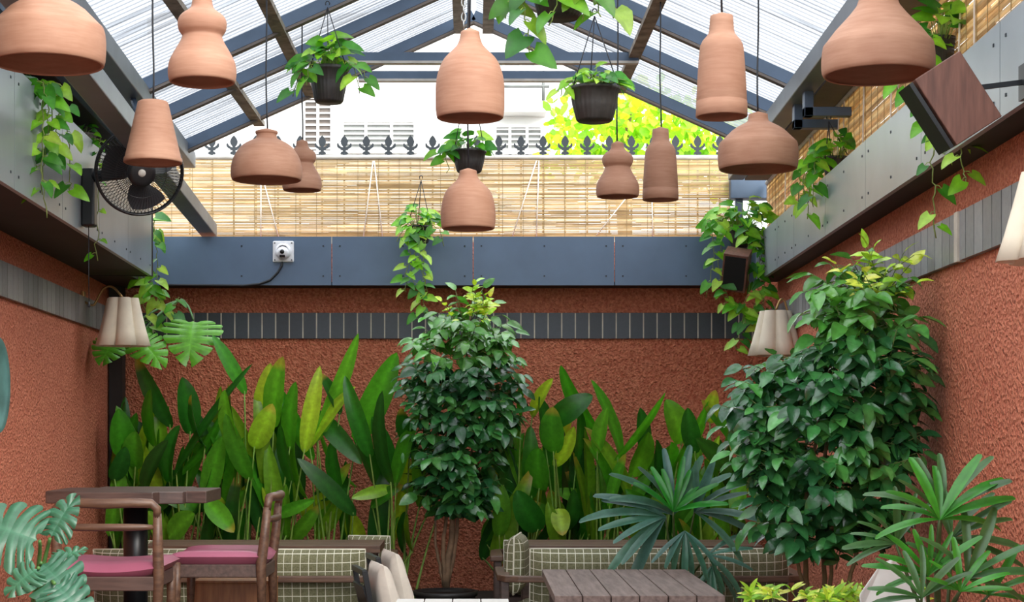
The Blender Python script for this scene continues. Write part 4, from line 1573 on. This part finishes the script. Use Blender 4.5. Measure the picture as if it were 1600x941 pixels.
A = rotx(PI / 2)
m = MB()
for rr, yy, th in ((RG, .0, .010), (RG * .985, -.035, .004), (RG * .985, .035, .004), (.16, -.062, .0025)):
    a = np.linspace(0, 2 * PI, 49)
    m.tube([fv(rr * math.cos(q), yy, rr * math.sin(q)) for q in a], th, 6, caps=False)
for k in range(72):
    q = k * 2 * PI / 72
    for sg in (-1, 1):
        pts = []
        for r_, y_ in ((.085, .075), (.16, .062), (.23, .045), (RG * .985, .03), (RG, 0)):
            tw = q + (r_ - .085) * 1.1 * sg
            pts.append(fv(r_ * math.cos(tw), sg * y_, r_ * math.sin(tw)))
        m.tube(pts, .0018, 4, caps=False)
m.build('grille', M['black'], fan)
m = MB()
m.lathe([(.001, .088), (.06, .088), (.088, .08), (.09, .066), (.075, .064), (.072, .074), (.03, .074)], R=RF @ A, n=40)
m.build('grille_hub', M['black'], fan)
m = MB()
m.lathe([(.001, .0935), (.020, .0935), (.024, .088)], R=RF @ A, n=24)
a = np.linspace(.4, 5.6, 20)
m.build('badge', M['pipe'], fan)
for k in range(3):
    m = MB()
    V, Fc = [], []
    for i in range(8):
        f = i / 7
        r_ = .05 + .19 * f
        for j in range(7):
            g = (j / 6 - .5)
            aa = k * 2 * PI / 3 + .5 + g * (1.0 + .35 * math.sin(PI * f)) + .35 * f
            V.append(fv(r_ * math.cos(aa), -.01 + .05 * g, r_ * math.sin(aa)))
    Fc = [(i * 7 + j, i * 7 + j + 1, (i + 1) * 7 + j + 1, (i + 1) * 7 + j) for i in range(7) for j in range(6)]
    m.add(V, Fc, 0, True)
    m.build('blade', M['blade'], fan)
m = MB()
m.lathe([(.001, -.16), (.05, -.16), (.075, -.14), (.08, -.05), (.06, -.02), (.03, .0), (.03, .05), (.001, .06)], R=RF @ A, n=32)
m.build('motor_housing', M['black'], fan)
fx = -2.03 - .049 * 10.9 - fc[0]
m = MB()
b0 = fv(0, .12, 0)
m.tube([b0, b0 + np.array([-.12, .1, -.02]), np.array([fx + .08, .34, .02]), np.array([fx + .03, .35, .02])], [.03, .032, .04, .045], 12)
m.build('arm', M['black'], fan)
m = MB()
m.box((fx + .045, .35, -.12), (.09, .10, .38))
bo = m.build('wall_bracket', M['black'], fan, bevel=.015)
m = MB()
m.tube([(fx + .05, .32, -.31), (fx + .05, .32, -.6), (fx + .052, .32, -.82)], .003, 5)
m.lathe([(.001, -.84), (.009, -.835), (.009, -.81), (.001, -.80)], c=(fx + .052, .32, 0), n=10)
m.build('pull_cord', M['cord'], fan)

# ------------------------------------------------------------------ scalloped sconces


def sconce(px, ytop, ybot, Y, side, label, wpx):
    s = S(Y)
    c = P(px, ytop, Y)
    hgt = (ybot - ytop) / s
    Rb = wpx / s / 2
    wx = (XL(Y) if side < 0 else XR(Y))
    t = thing('wall_sconce', label, 'wall lamp', 'scalloped wall sconces', tuple(c))
    m = MB()
    sc = lambda a: .70 + .34 * np.abs(np.cos(a * 3 + .5))**.55
    prof = [(Rb * .56, 0), (Rb * .7, -hgt * .35), (Rb * .85, -hgt * .7), (Rb, -hgt), (Rb * .985, -hgt), (Rb * .83, -hgt * .7), (Rb * .68, -hgt * .35), (Rb * .54, 0)]
    m.lathe(prof, n=180, rfun=sc)
    m.build('lamp_shade', M['shade'], t)
    m = MB()
    for a in range(3):
        q = a * 2 * PI / 3
        m.tube([(0, 0, -.015), (Rb * .53 * math.cos(q), Rb * .53 * math.sin(q), -.015)], .003, 5)
    m.build('shade_carrier', M['brass'], t)
    m = MB()
    dx = wx - c[0] - side * .03
    u = np.linspace(0, 1, 18)
    pts = np.stack([dx * (1 - u), 0 * u, -.03 * (1 - u) + .11 * np.sin(PI * np.clip((u - .25) / .75, 0, 1)) - .035 * np.sin(PI * np.clip(u / .45, 0, 1)) + .0 * u], 1)
    m.tube(pts, .010, 8)
    m.build('arm', M['brass'], t)
    m = MB()
    m.box((dx + side * .012, 0, -.03), (.024, .06, .17))
    m.build('backplate', M['brass'], t, bevel=.005)
    m = MB()
    m.tube([(0, 0, 0), (0, 0, -.07)], .016, 10)
    m.lathe([(.014, -.07), (.03, -.10), (.03, -.12), (.001, -.15)], n=16)
    m.build('bulb', M['bulb'], t)
    return t


sconce(192, 466, 541, 13.75, -1, 'cream scalloped wall sconce on a curved brass arm at the back left corner', 86)
sconce(1212, 486, 556, 13.8, 1, 'cream scalloped wall sconce half hidden behind the big right shrub', 84)
sconce(1648, 268, 408, 6.3, 1, 'cream scalloped wall sconce cut off by the right edge of the photo', 172)

# ------------------------------------------------------------------ speakers
Y = 6.6
cc = P(1484, 162, Y)
t = thing('loudspeaker', 'big tilted wooden loudspeaker on the right grey fascia', 'speaker', 'wooden loudspeakers', tuple(cc))
ex = nrm(np.array([76., 0, 49]))          # depth axis: front faces down-left
ez = nrm(np.array([-63., 0, 101]))
ez = nrm(ez - ex * np.dot(ex, ez))
ey = np.cross(ez, ex)
R = np.array([ex, ey, ez]).T
hw, hh, hd = .117, .153, .085
m = MB()
m.box((R @ np.array([.012, 0, 0])), (hw * 2 - .024, hd * 2, hh * 2), R)
m.build('cabinet', M['walnut'], t, bevel=.004)
m = MB()
m.box(R @ np.array([-hw + .004, 0, 0]), (.016, hd * 2 - .006, hh * 2 - .006), R)
m.build('front_grille', M['black'], t)
m = MB()
bx = 1.93 + .0404 * Y - cc[0]
m.beam(R @ np.array([hw - .005, .0, 0]), (bx - .005, .02, .09), .014, .02)
m.box((bx - .008, .02, .09), (.016, .08, .14))
m.build('mounting_bracket', M['black'], t)

Y = 14.35
cc = P(1150, 422, Y)
t = thing('loudspeaker', 'small dark wooden loudspeaker tilted down in the back right corner foliage', 'speaker', 'wooden loudspeakers', tuple(cc))
R = roty(.18) @ rotz(-.28) @ rotx(.52)
m = MB()
m.box(R @ np.array([0, .01, 0]), (.215, .18, .34), R)
m.build('cabinet', M['walnut'], t, bevel=.004)
m = MB()
m.box(R @ np.array([0, -.076, 0]), (.18, .02, .30), R)
m.build('front_grille', M['black'], t)
m = MB()
m.beam(R @ np.array([.0, .095, .02]), (.02, 14.95 - Y - .005, .12), .03, .04)
m.box((.02, 14.95 - Y - .008, .12), (.07, .016, .12))
m.build('mounting_bracket', M['black'], t)

# ------------------------------------------------------------------ security camera and its conduit
Y = 14.95
cc = P(443, 393.5, Y)
t = thing('security_camera', 'white dome security camera on a square plate on the blue fascia', 'security camera', None, tuple(cc))
w = 33 / S(Y)
m = MB()
m.box((0, -.012, 0), (w, .024, w))
m.build('mount_plate', M['white'], t, bevel=.011)
m = MB()
for sx in (-1, 1):
    for sz in (-1, 1):
        m.lathe([(.001, .0265), (.006, .0265), (.006, .02)], c=(sx * w * .4, 0, sz * w * .4), R=A, n=10)
m.build('screw', M['lens'], t)
m = MB()
m.lathe([(.074, .022), (.072, .045), (.062, .065), (.05, .07), (.049, .06)], R=A, n=36)
m.build('base_ring', M['white'], t)
m = MB()
RC = rotx(.25)
m.lathe([(.055, .04), (.055, .085), (.048, .10), (.03, .112), (.001, .115)], R=RC @ A, n=32)
m.build('camera_ball', M['white'], t)
m = MB()
m.lathe([(.020, .108), (.019, .117), (.001, .118)], c=RC @ np.array([0, 0, .017]), R=RC @ A, n=24)
m.build('lens', M['lens'], t)
m = MB()
m.box(RC @ np.array([0, -.11, -.022]), (.05, .012, .024), RC)
m.build('infrared_window', M['lens'], t, bevel=.005)
m = MB()
u = [P(x, y, Y - .012) for x, y in ((441, 409), (440, 416), (434, 426), (422, 438), (405, 444), (380, 446.5), (330, 446), (262, 446))]
m.tube(u, .011, 8)
tag(m.build('cable_conduit', M['cord']), 'black conduit curving from the white security camera along the blue fascia', 'cable')


# ------------------------------------------------------------------ furniture
def rail(pts, r, n=10, sq=1.0):
    return pts


def dining_chair(label, loc, rz):
    t = thing('dining_chair', label, 'chair', 'wooden dining chairs with raspberry seats', loc, rz)
    # local: seat faces +Y, back at y=-.25
    W = .53
    m = MB()
    u = []
    for x, y, z in ((-W / 2, -.27, .70), (-W / 2, -.275, .745), (-W / 2 + .03, -.278, .772), (-W / 4, -.30, .776), (0, -.308, .772), (W / 4, -.30, .776), (W / 2 - .03, -.278, .772), (W / 2, -.275, .745), (W / 2, -.27, .70)):
        u.append((x, y, z))
    m.tube(u, [.021, .022, .025, .026, .027, .026, .025, .022, .021], 12)
    m.build('top_rail', M['wood'], t)
    m = MB()
    u = np.linspace(-1, 1, 9)
    pts = np.stack([u * (W / 2 - .01), -.265 - .03 * (1 - u * u), np.full(9, .648)], 1)
    m.tube(pts, .011 + .009 * (1 - u**4), 10)
    m.build('back_slat', M['wood'], t)
    for sx in (-1, 1):
        m = MB()
        m.tube([(sx * W / 2, -.27, .72), (sx * W / 2, -.255, .55), (sx * W / 2, -.235, .4), (sx * (W / 2 - .01), -.24, 0)], [.022, .028, .030, .019], 12)
        m.build('leg', M['wood'], t)
    for sx in (-1, 1):
        m = MB()
        m.tube([(sx * (W / 2 - .02), .24, .41), (sx * (W / 2 - .02), .245, .25), (sx * (W / 2 - .03), .25, 0)], [.026, .026, .016], 12)
        m.build('leg', M['wood'], t)
    m = MB()
    m.box((0, -.24, .35), (W - .03, .025, .075))
    m.box((0, .24, .36), (W - .05, .025, .075))
    for sx in (-1, 1):
        m.box((sx * (W / 2 - .018), 0, .36), (.025, .47, .075))
    m.build('seat_frame', M['woodd'], t, bevel=.006)
    m = MB()
    n = 20
    V = []
    g = np.linspace(-1, 1, n)
    for sgn in (1, -1):
        for a in g:
            for b in g:
                e = max(0, (1 - abs(a)**5) * (1 - abs(b)**5))**.5
                dish = -.02 * (1 - a * a) + .012 * a * a
                z = .43 + (dish + sgn * .052 * e)
                V.append((a * .29, b * .275 + .015, z))
    nn = n * n
    Fc = []
    for k in (0, 1):
        for i in range(n - 1):
            for j in range(n - 1):
                q = (k * nn + i * n + j, k * nn + i * n + j + 1, k * nn + (i + 1) * n + j + 1, k * nn + (i + 1) * n + j)
                Fc.append(q if k else q[::-1])
    m.add(V, Fc, 0, True)
    m.build('seat', M['leather'], t)
    return t


DK = .451
dining_chair('wooden dining chair with raspberry seat seen from behind, beside the monstera', (-1.915, 8.95, DK), 0)
dining_chair('wooden dining chair with raspberry seat turned sideways, above the honey-brown crate', (-1.43, 9.62, DK), PI / 2)

# honey-brown crate on the deck
a, b = P(303, 912, 9.98), P(424, 912, 9.98)
t = thing('crate', 'honey-brown wooden crate behind the side-on dining chair', 'box', None, ((a[0] + b[0]) / 2, 10.15, DK))
hz = a[2] - DK
w = (b[0] - a[0]) / 2
for s1, p, q in (('front_panel', (-w, -.17, 0), (w, -.15, hz)), ('back_panel', (-w, .15, 0), (w, .17, hz)), ('side_panel', (-w, -.15, 0), (-w + .02, .15, hz)), ('side_panel', (w - .02, -.15, 0), (w, .15, hz)), ('lid', (-w - .004, -.175, hz), (w + .004, .175, hz + .016))):
    m = MB()
    m.span(p, q)
    m.build(s1, M['crate'], t, bevel=.003)

# octagonal pedestal table on the deck
cT = np.array([(212 - CX) * 10.35 / F, 10.35, DK])
t = thing('pedestal_table', 'dark octagonal wooden table on a black column by the left wall', 'table', None, tuple(cT))
zt = 1.235 - DK
m = MB()
h_ = .485
k = .30
o8 = [(-h_, -k), (-k, -k - .03), (-k + .03, -h_), (k - .10, -h_), (k - .08, -h_ + .09), (k + .06, -h_ + .12), (k + .06, -k + .03), (h_, -k + .02), (h_, k), (k, k), (k, h_), (-k, h_), (-k, k), (-h_, k)]
m.prism(o8, (0, 0, zt - .075), (1, 0, 0), (0, 1, 0), (0, 0, .075))
m.build('tabletop', M['woodd'], t, bevel=.006)
m = MB()
m.lathe([(.001, .02), (.075, .02), (.075, zt - .08), (.001, zt - .08)], n=32)
m.build('column', M['black'], t)
m = MB()
m.lathe([(.001, 0), (.26, 0), (.26, .014), (.08, .03), (.001, .03)], n=40)
m.build('base_plate', M['black'], t)


# plank tables
def plank_table(label, x0, x1, y0, y1, ztop, n, along, leg=.06, mat='plank', th=.045, name='plank_table', legx=None):
    t = thing(name, label, 'table', 'rectangular plank tables', ((x0 + x1) / 2, (y0 + y1) / 2, 0))
    hx, hy = (x1 - x0) / 2, (y1 - y0) / 2
    m = MB()
    for i in range(n):
        if along == 'y':
            a, b = -hx + 2 * hx * i / n, -hx + 2 * hx * (i + 1) / n
            m.span((a + .0025, -hy, ztop - th), (b - .0025, hy, ztop))
        else:
            a, b = -hy + 2 * hy * i / n, -hy + 2 * hy * (i + 1) / n
            m.span((-hx, a + .0025, ztop - th), (hx, b - .0025, ztop))
    m.build('tabletop', M[mat], t, bevel=.003)
    m = MB()
    for sy in (-1, 1):
        m.box((0, sy * (hy - .07), ztop - th - .04), (2 * hx - .16, .025, .08))
    for sx in (-1, 1):
        m.box((sx * (hx - .07), 0, ztop - th - .04), (.025, 2 * hy - .16, .08))
    m.build('apron', M['woodd'], t)
    for sx in (-1, 1):
        for sy in (-1, 1):
            m = MB()
            m.box((sx * (hx - .075), sy * (hy - .075), (ztop - th) / 2), (leg, leg, ztop - th))
            m.build('leg', M['woodd'], t, bevel=.004)
    return t


a, b = P(846, 890, 10.2), P(1072, 890, 10.2)
plank_table('weathered grey-brown plank table in the right foreground below the dark palm', a[0], b[0], 8.6, 10.2, EYE - 222 * 10.2 / F, 6, 'y')
for x0, x1, lab in ((222, 594, 'long brown table between the two left sofas, under the broad-leaved clumps'), (808, 1192, 'long brown table between the two right sofas, behind the dark palm')):
    a, b = P(x0, 853, 12.15), P(x1, 853, 12.15)
    plank_table(lab, a[0], b[0], 12.15, 12.8, a[2], 3, 'x', mat='wood', th=.055)
# pale table peeking at the bottom edge
a, b = P(620, 935, 8.7), P(795, 935, 8.7)
plank_table('pale wooden table of which only the far edge shows at the bottom centre', a[0], b[0], 7.9, 8.7, a[2] - .003, 4, 'y', mat='concrete')


# check upholstery
def pillow(mb, c, W, H, T, R, n=26, lean=0.0, sag=0.0, uo=0.0):
    """cushion standing in its local XZ plane, thickness along local Y; uv in metres goes into the tint attribute"""
    g = np.linspace(-1, 1, n)
    V, C = [], []
    for sg in (-1, 1):
        for a in g:
            for b in g:
                e = max(0., (1 - abs(a)**6) * (1 - abs(b)**4))**.5
                pin = 1 - .05 * (1 - abs(a)) * 0
                x = a * W / 2 * (1 - .03 * (1 - b * b) * 0)
                z = b * H / 2 - sag * (1 - a * a) * (.5 + .5 * b)
                V.append((x, sg * T / 2 * e, z))
                C.append((a * W / 2 + 5 + uo, b * H / 2 + 5 + (0 if sg < 0 else .01), 0))
    V = np.array(V) @ R.T + np.array(c)
    nn = n * n
    Fc = []
    for k in (0, 1):
        for i in range(n - 1):
            for j in range(n - 1):
                q = (k * nn + i * n + j, k * nn + i * n + j + 1, k * nn + (i + 1) * n + j + 1, k * nn + (i + 1) * n + j)
                Fc.append(q if k else q[::-1])
    mb.add(V, Fc, 0, True, np.array(C))


def seam(c, W, H, R, sag=0.0, n=60):
    pts = []
    for k in range(n + 1):
        q = k / n * 4
        s = q % 1 * 2 - 1
        if q < 1: a, b = s, 1
        elif q < 2: a, b = 1, -s
        elif q < 3: a, b = -s, -1
        else: a, b = -1, s
        if q >= 4: a, b = -1, 1
        pts.append((a * W / 2, 0, b * H / 2 - sag * (1 - a * a) * (.5 + .5 * b)))
    return np.array(pts) @ R.T + np.array(c)


def sofa(label, xl, xr, yb, facing, ytop, grp, backs):
    """low wooden sofa whose arm rail wraps round the back; facing=+1 looks away from the camera. backs: list of (u0,u1) cushion spans"""
    W = xr - xl
    t = thing('sofa', label, 'sofa', grp, ((xl + xr) / 2, yb, 0), 0 if facing > 0 else PI)
    hx = W / 2
    D = .74
    za = .625
    m = MB()
    q = []
    for x, y in ((-hx, D), (-hx, .45), (-hx, .10), (-hx + .03, .03), (-hx + .1, 0), (-hx / 2, -.005), (0, -.005), (hx / 2, -.005), (hx - .1, 0), (hx - .03, .03), (hx, .10), (hx, .45), (hx, D)):
        q.append((x, y))
    # flat rail of rectangular section following the U
    q = np.array(q)
    tg = np.gradient(q, axis=0)
    nn = np.stack([tg[:, 1], -tg[:, 0]], 1)
    nn /= np.linalg.norm(nn, axis=1)[:, None]
    wd = np.array([.05, .05, .042, .035, .026, .02, .02, .02, .026, .035, .042, .05, .05])
    V = []
    for i in range(len(q)):
        for sg, z in ((-1, za), (1, za), (1, za - .045), (-1, za - .045)):
            p = q[i] + nn[i] * wd[i] * sg
            V.append((p[0], p[1], z))
    Fc = [(i * 4 + j, i * 4 + (j + 1) % 4, (i + 1) * 4 + (j + 1) % 4, (i + 1) * 4 + j) for i in range(len(q) - 1) for j in range(4)]
    Fc += [(3, 2, 1, 0), tuple(len(V) - 4 + j for j in range(4))]
    m.add(V, Fc)
    m.build('arm_rail', M['wood'], t, bevel=.008)
    for sx in (-1, 1):
        for y in (.07, D - .06):
            m = MB()
            m.box((sx * (hx - .01), y, (za - .045) / 2), (.055, .06, za - .045))
            m.build('leg', M['woodd'], t, bevel=.004)
    m = MB()
    m.box((0, .06, .25), (W - .08, .04, .10))
    m.box((0, D - .05, .25), (W - .08, .04, .10))
    for sx in (-1, 1):
        m.box((sx * (hx - .06), D / 2, .25), (.04, D - .14, .10))
    m.build('seat_frame', M['woodd'], t)
    m = MB()
    pillow(m, (0, D / 2 + .03, .36), W - .14, D - .1, .16, rotx(-PI / 2), 20)
    m.build('seat_cushion', M['check'], t)
    H = ytop - .34
    for i, (u0, u1) in enumerate(backs):
        c = ((-hx + .06 + (W - .12) * (u0 + u1) / 2), .16, .34 + H / 2)
        w = (W - .12) * (u1 - u0) - .01
        R = rotx(.14 if facing > 0 else .14)
        m = MB()
        pillow(m, c, w, H, .24, R, 30, sag=.0, uo=i * .02)
        co = m.build('back_cushion', M['check'], t)
        m = MB()
        m.tube(seam(c, w * .995, H * .995, R), .007, 6)
        m.build('piping', M['piping'], co)
    return t


def side_cushion(label, x, y, z0, H, W, rz, lean=.1):
    t = thing('cushion', label, 'cushion', 'check scatter cushions', (x, y, z0 + H / 2), rz)
    m = MB()
    pillow(m, (0, 0, 0), W, H, .15, rotx(lean), 24)
    m.build('cover', M['check'], t)
    m = MB()
    m.tube(seam((0, 0, 0), W * .995, H * .995, rotx(lean)), .006, 6)
    m.build('piping', M['piping'], t)
    return t


SGp = 'low wooden sofas in check fabric'
Yn = 11.15
xa, xb = P(130, 0, Yn)[0] - .03, P(578, 0, Yn)[0] + .03
sofa('check sofa with its back to the viewer at left, beyond the raspberry chairs', xa, xb, Yn, 1, .795, SGp, [(0, 1)])
xc, xd = P(787, 0, Yn)[0], P(1254, 0, Yn)[0]
sofa('check sofa with its back to the viewer at right, behind the weathered plank table', xc, xd, Yn, 1, .80, SGp, [(.06, 1)])
Yr = 13.62
sofa('check sofa facing the viewer at left, behind the long brown table', P(200, 0, 13.3)[0], P(612, 0, 13.3)[0], Yr, -1, .70, SGp, [(0, .5), (.5, 1)])
sofa('check sofa facing the viewer at right, behind the long brown table', P(775, 0, 13.3)[0], P(1195, 0, 13.3)[0], Yr, -1, .705, SGp, [(0, .5), (.5, 1)])
sc1 = P(799, 836, 11.65)
side_cushion('check cushion standing at the left end of the right-hand sofa', sc1[0] + .04, 11.66, .47, sc1[2] - .47, .52, PI / 2 - .12, .02)
sc2 = P(579, 836, 13.2)
side_cushion('check cushion standing at the right end of the left-hand far sofa', sc2[0], 13.1, .47, sc2[2] - .47 + .0, .34, -.25, .1)


# cream-backed chairs with black frames
def cream_chair(label, px, ytop, Y, rz):
    c = P(px, ytop, Y)
    t = thing('lounge_chair', label, 'chair', 'black framed chairs with cream backs', (c[0], Y, 0), rz)
    zt = c[2]
    # local: faces +X; the back leans toward -X at the top
    top = np.array([0, 0, zt])
    bot = np.array([.09, 0, .42])
    d = nrm(top - bot)
    R = np.array([(0, 1, 0), nrm(np.cross(d, (0, 1, 0))), d]).T
    m = MB()
    L = np.linalg.norm(top - bot)
    n = 22
    V, g = [], np.linspace(-1, 1, n)
    for sg in (-1, 1):
        for a in g:
            for b in g:
                e = max(0., (1 - abs(a)**6) * (1 - abs(b)**4))**.5
                th = .05 + .03 * (1 - (b * .5 + .5))
                wr = .004 * math.sin(a * 9 + b * 5) * e
                V.append((a * .22, sg * (th * e) + wr, (b + 1) / 2 * L))
    V = np.array(V) @ R.T + bot + np.array([.05, 0, 0])
    nn = n * n
    Fc = []
    for k in (0, 1):
        for i in range(n - 1):
            for j in range(n - 1):
                q = (k * nn + i * n + j, k * nn + i * n + j + 1, k * nn + (i + 1) * n + j + 1, k * nn + (i + 1) * n + j)
                Fc.append(q if k else q[::-1])
    m.add(V, Fc, 0, True)
    m.build('back_cushion', M['cream'], t)
    m = MB()
    for y in (-.2, .2):
        m.beam(bot + np.array([-.06, y, -.1]), top + np.array([-.055, y, -.03]), .03, .03)
    m.beam(top + np.array([-.055, -.2, -.04]), top + np.array([-.055, .2, -.04]), .03, .03)
    p0, p1 = bot + np.array([-.055, 0, .0]), top + np.array([-.06, 0, -.12])
    m.beam(p0, p1, .38, .015, up=(1, 0, 0))
    m.build('back_frame', M['black'], t)
    m = MB()
    m.box((.4, 0, .40), (.5, .46, .09))
    m.build('seat', M['cream'], t, bevel=.03)
    m = MB()
    m.box((.38, 0, .33), (.54, .46, .04))
    m.build('seat_frame', M['black'], t)
    for x in (.14, .62):
        for y in (-.2, .2):
            m = MB()
            m.box((x, y, .155), (.03, .03, .31))
            m.build('leg', M['black'], t)
    return t


cream_chair('nearer of two cream-backed black chairs at bottom centre', 576, 880, 9.75, .22)
cream_chair('farther of two cream-backed black chairs at bottom centre', 596, 861, 10.45, .22)

# teal dish on the left wall, cut by the picture edge
Y = 10.55
c = P(-30, 602, Y)
t = thing('wall_dish', 'teal round dish on the left wall cut by the left edge', 'wall decoration', None, (XL(Y) + .0, Y, c[2]))
m = MB()
R = rotz(math.atan(.054)) @ roty(PI / 2)
m.lathe([(.001, .03), (.2, .034), (.27, .05), (.30, .065), (.305, .06), (.28, .03), (.2, .004), (.001, .002)], R=R, n=48)
m.build('dish', M['teal'], t)
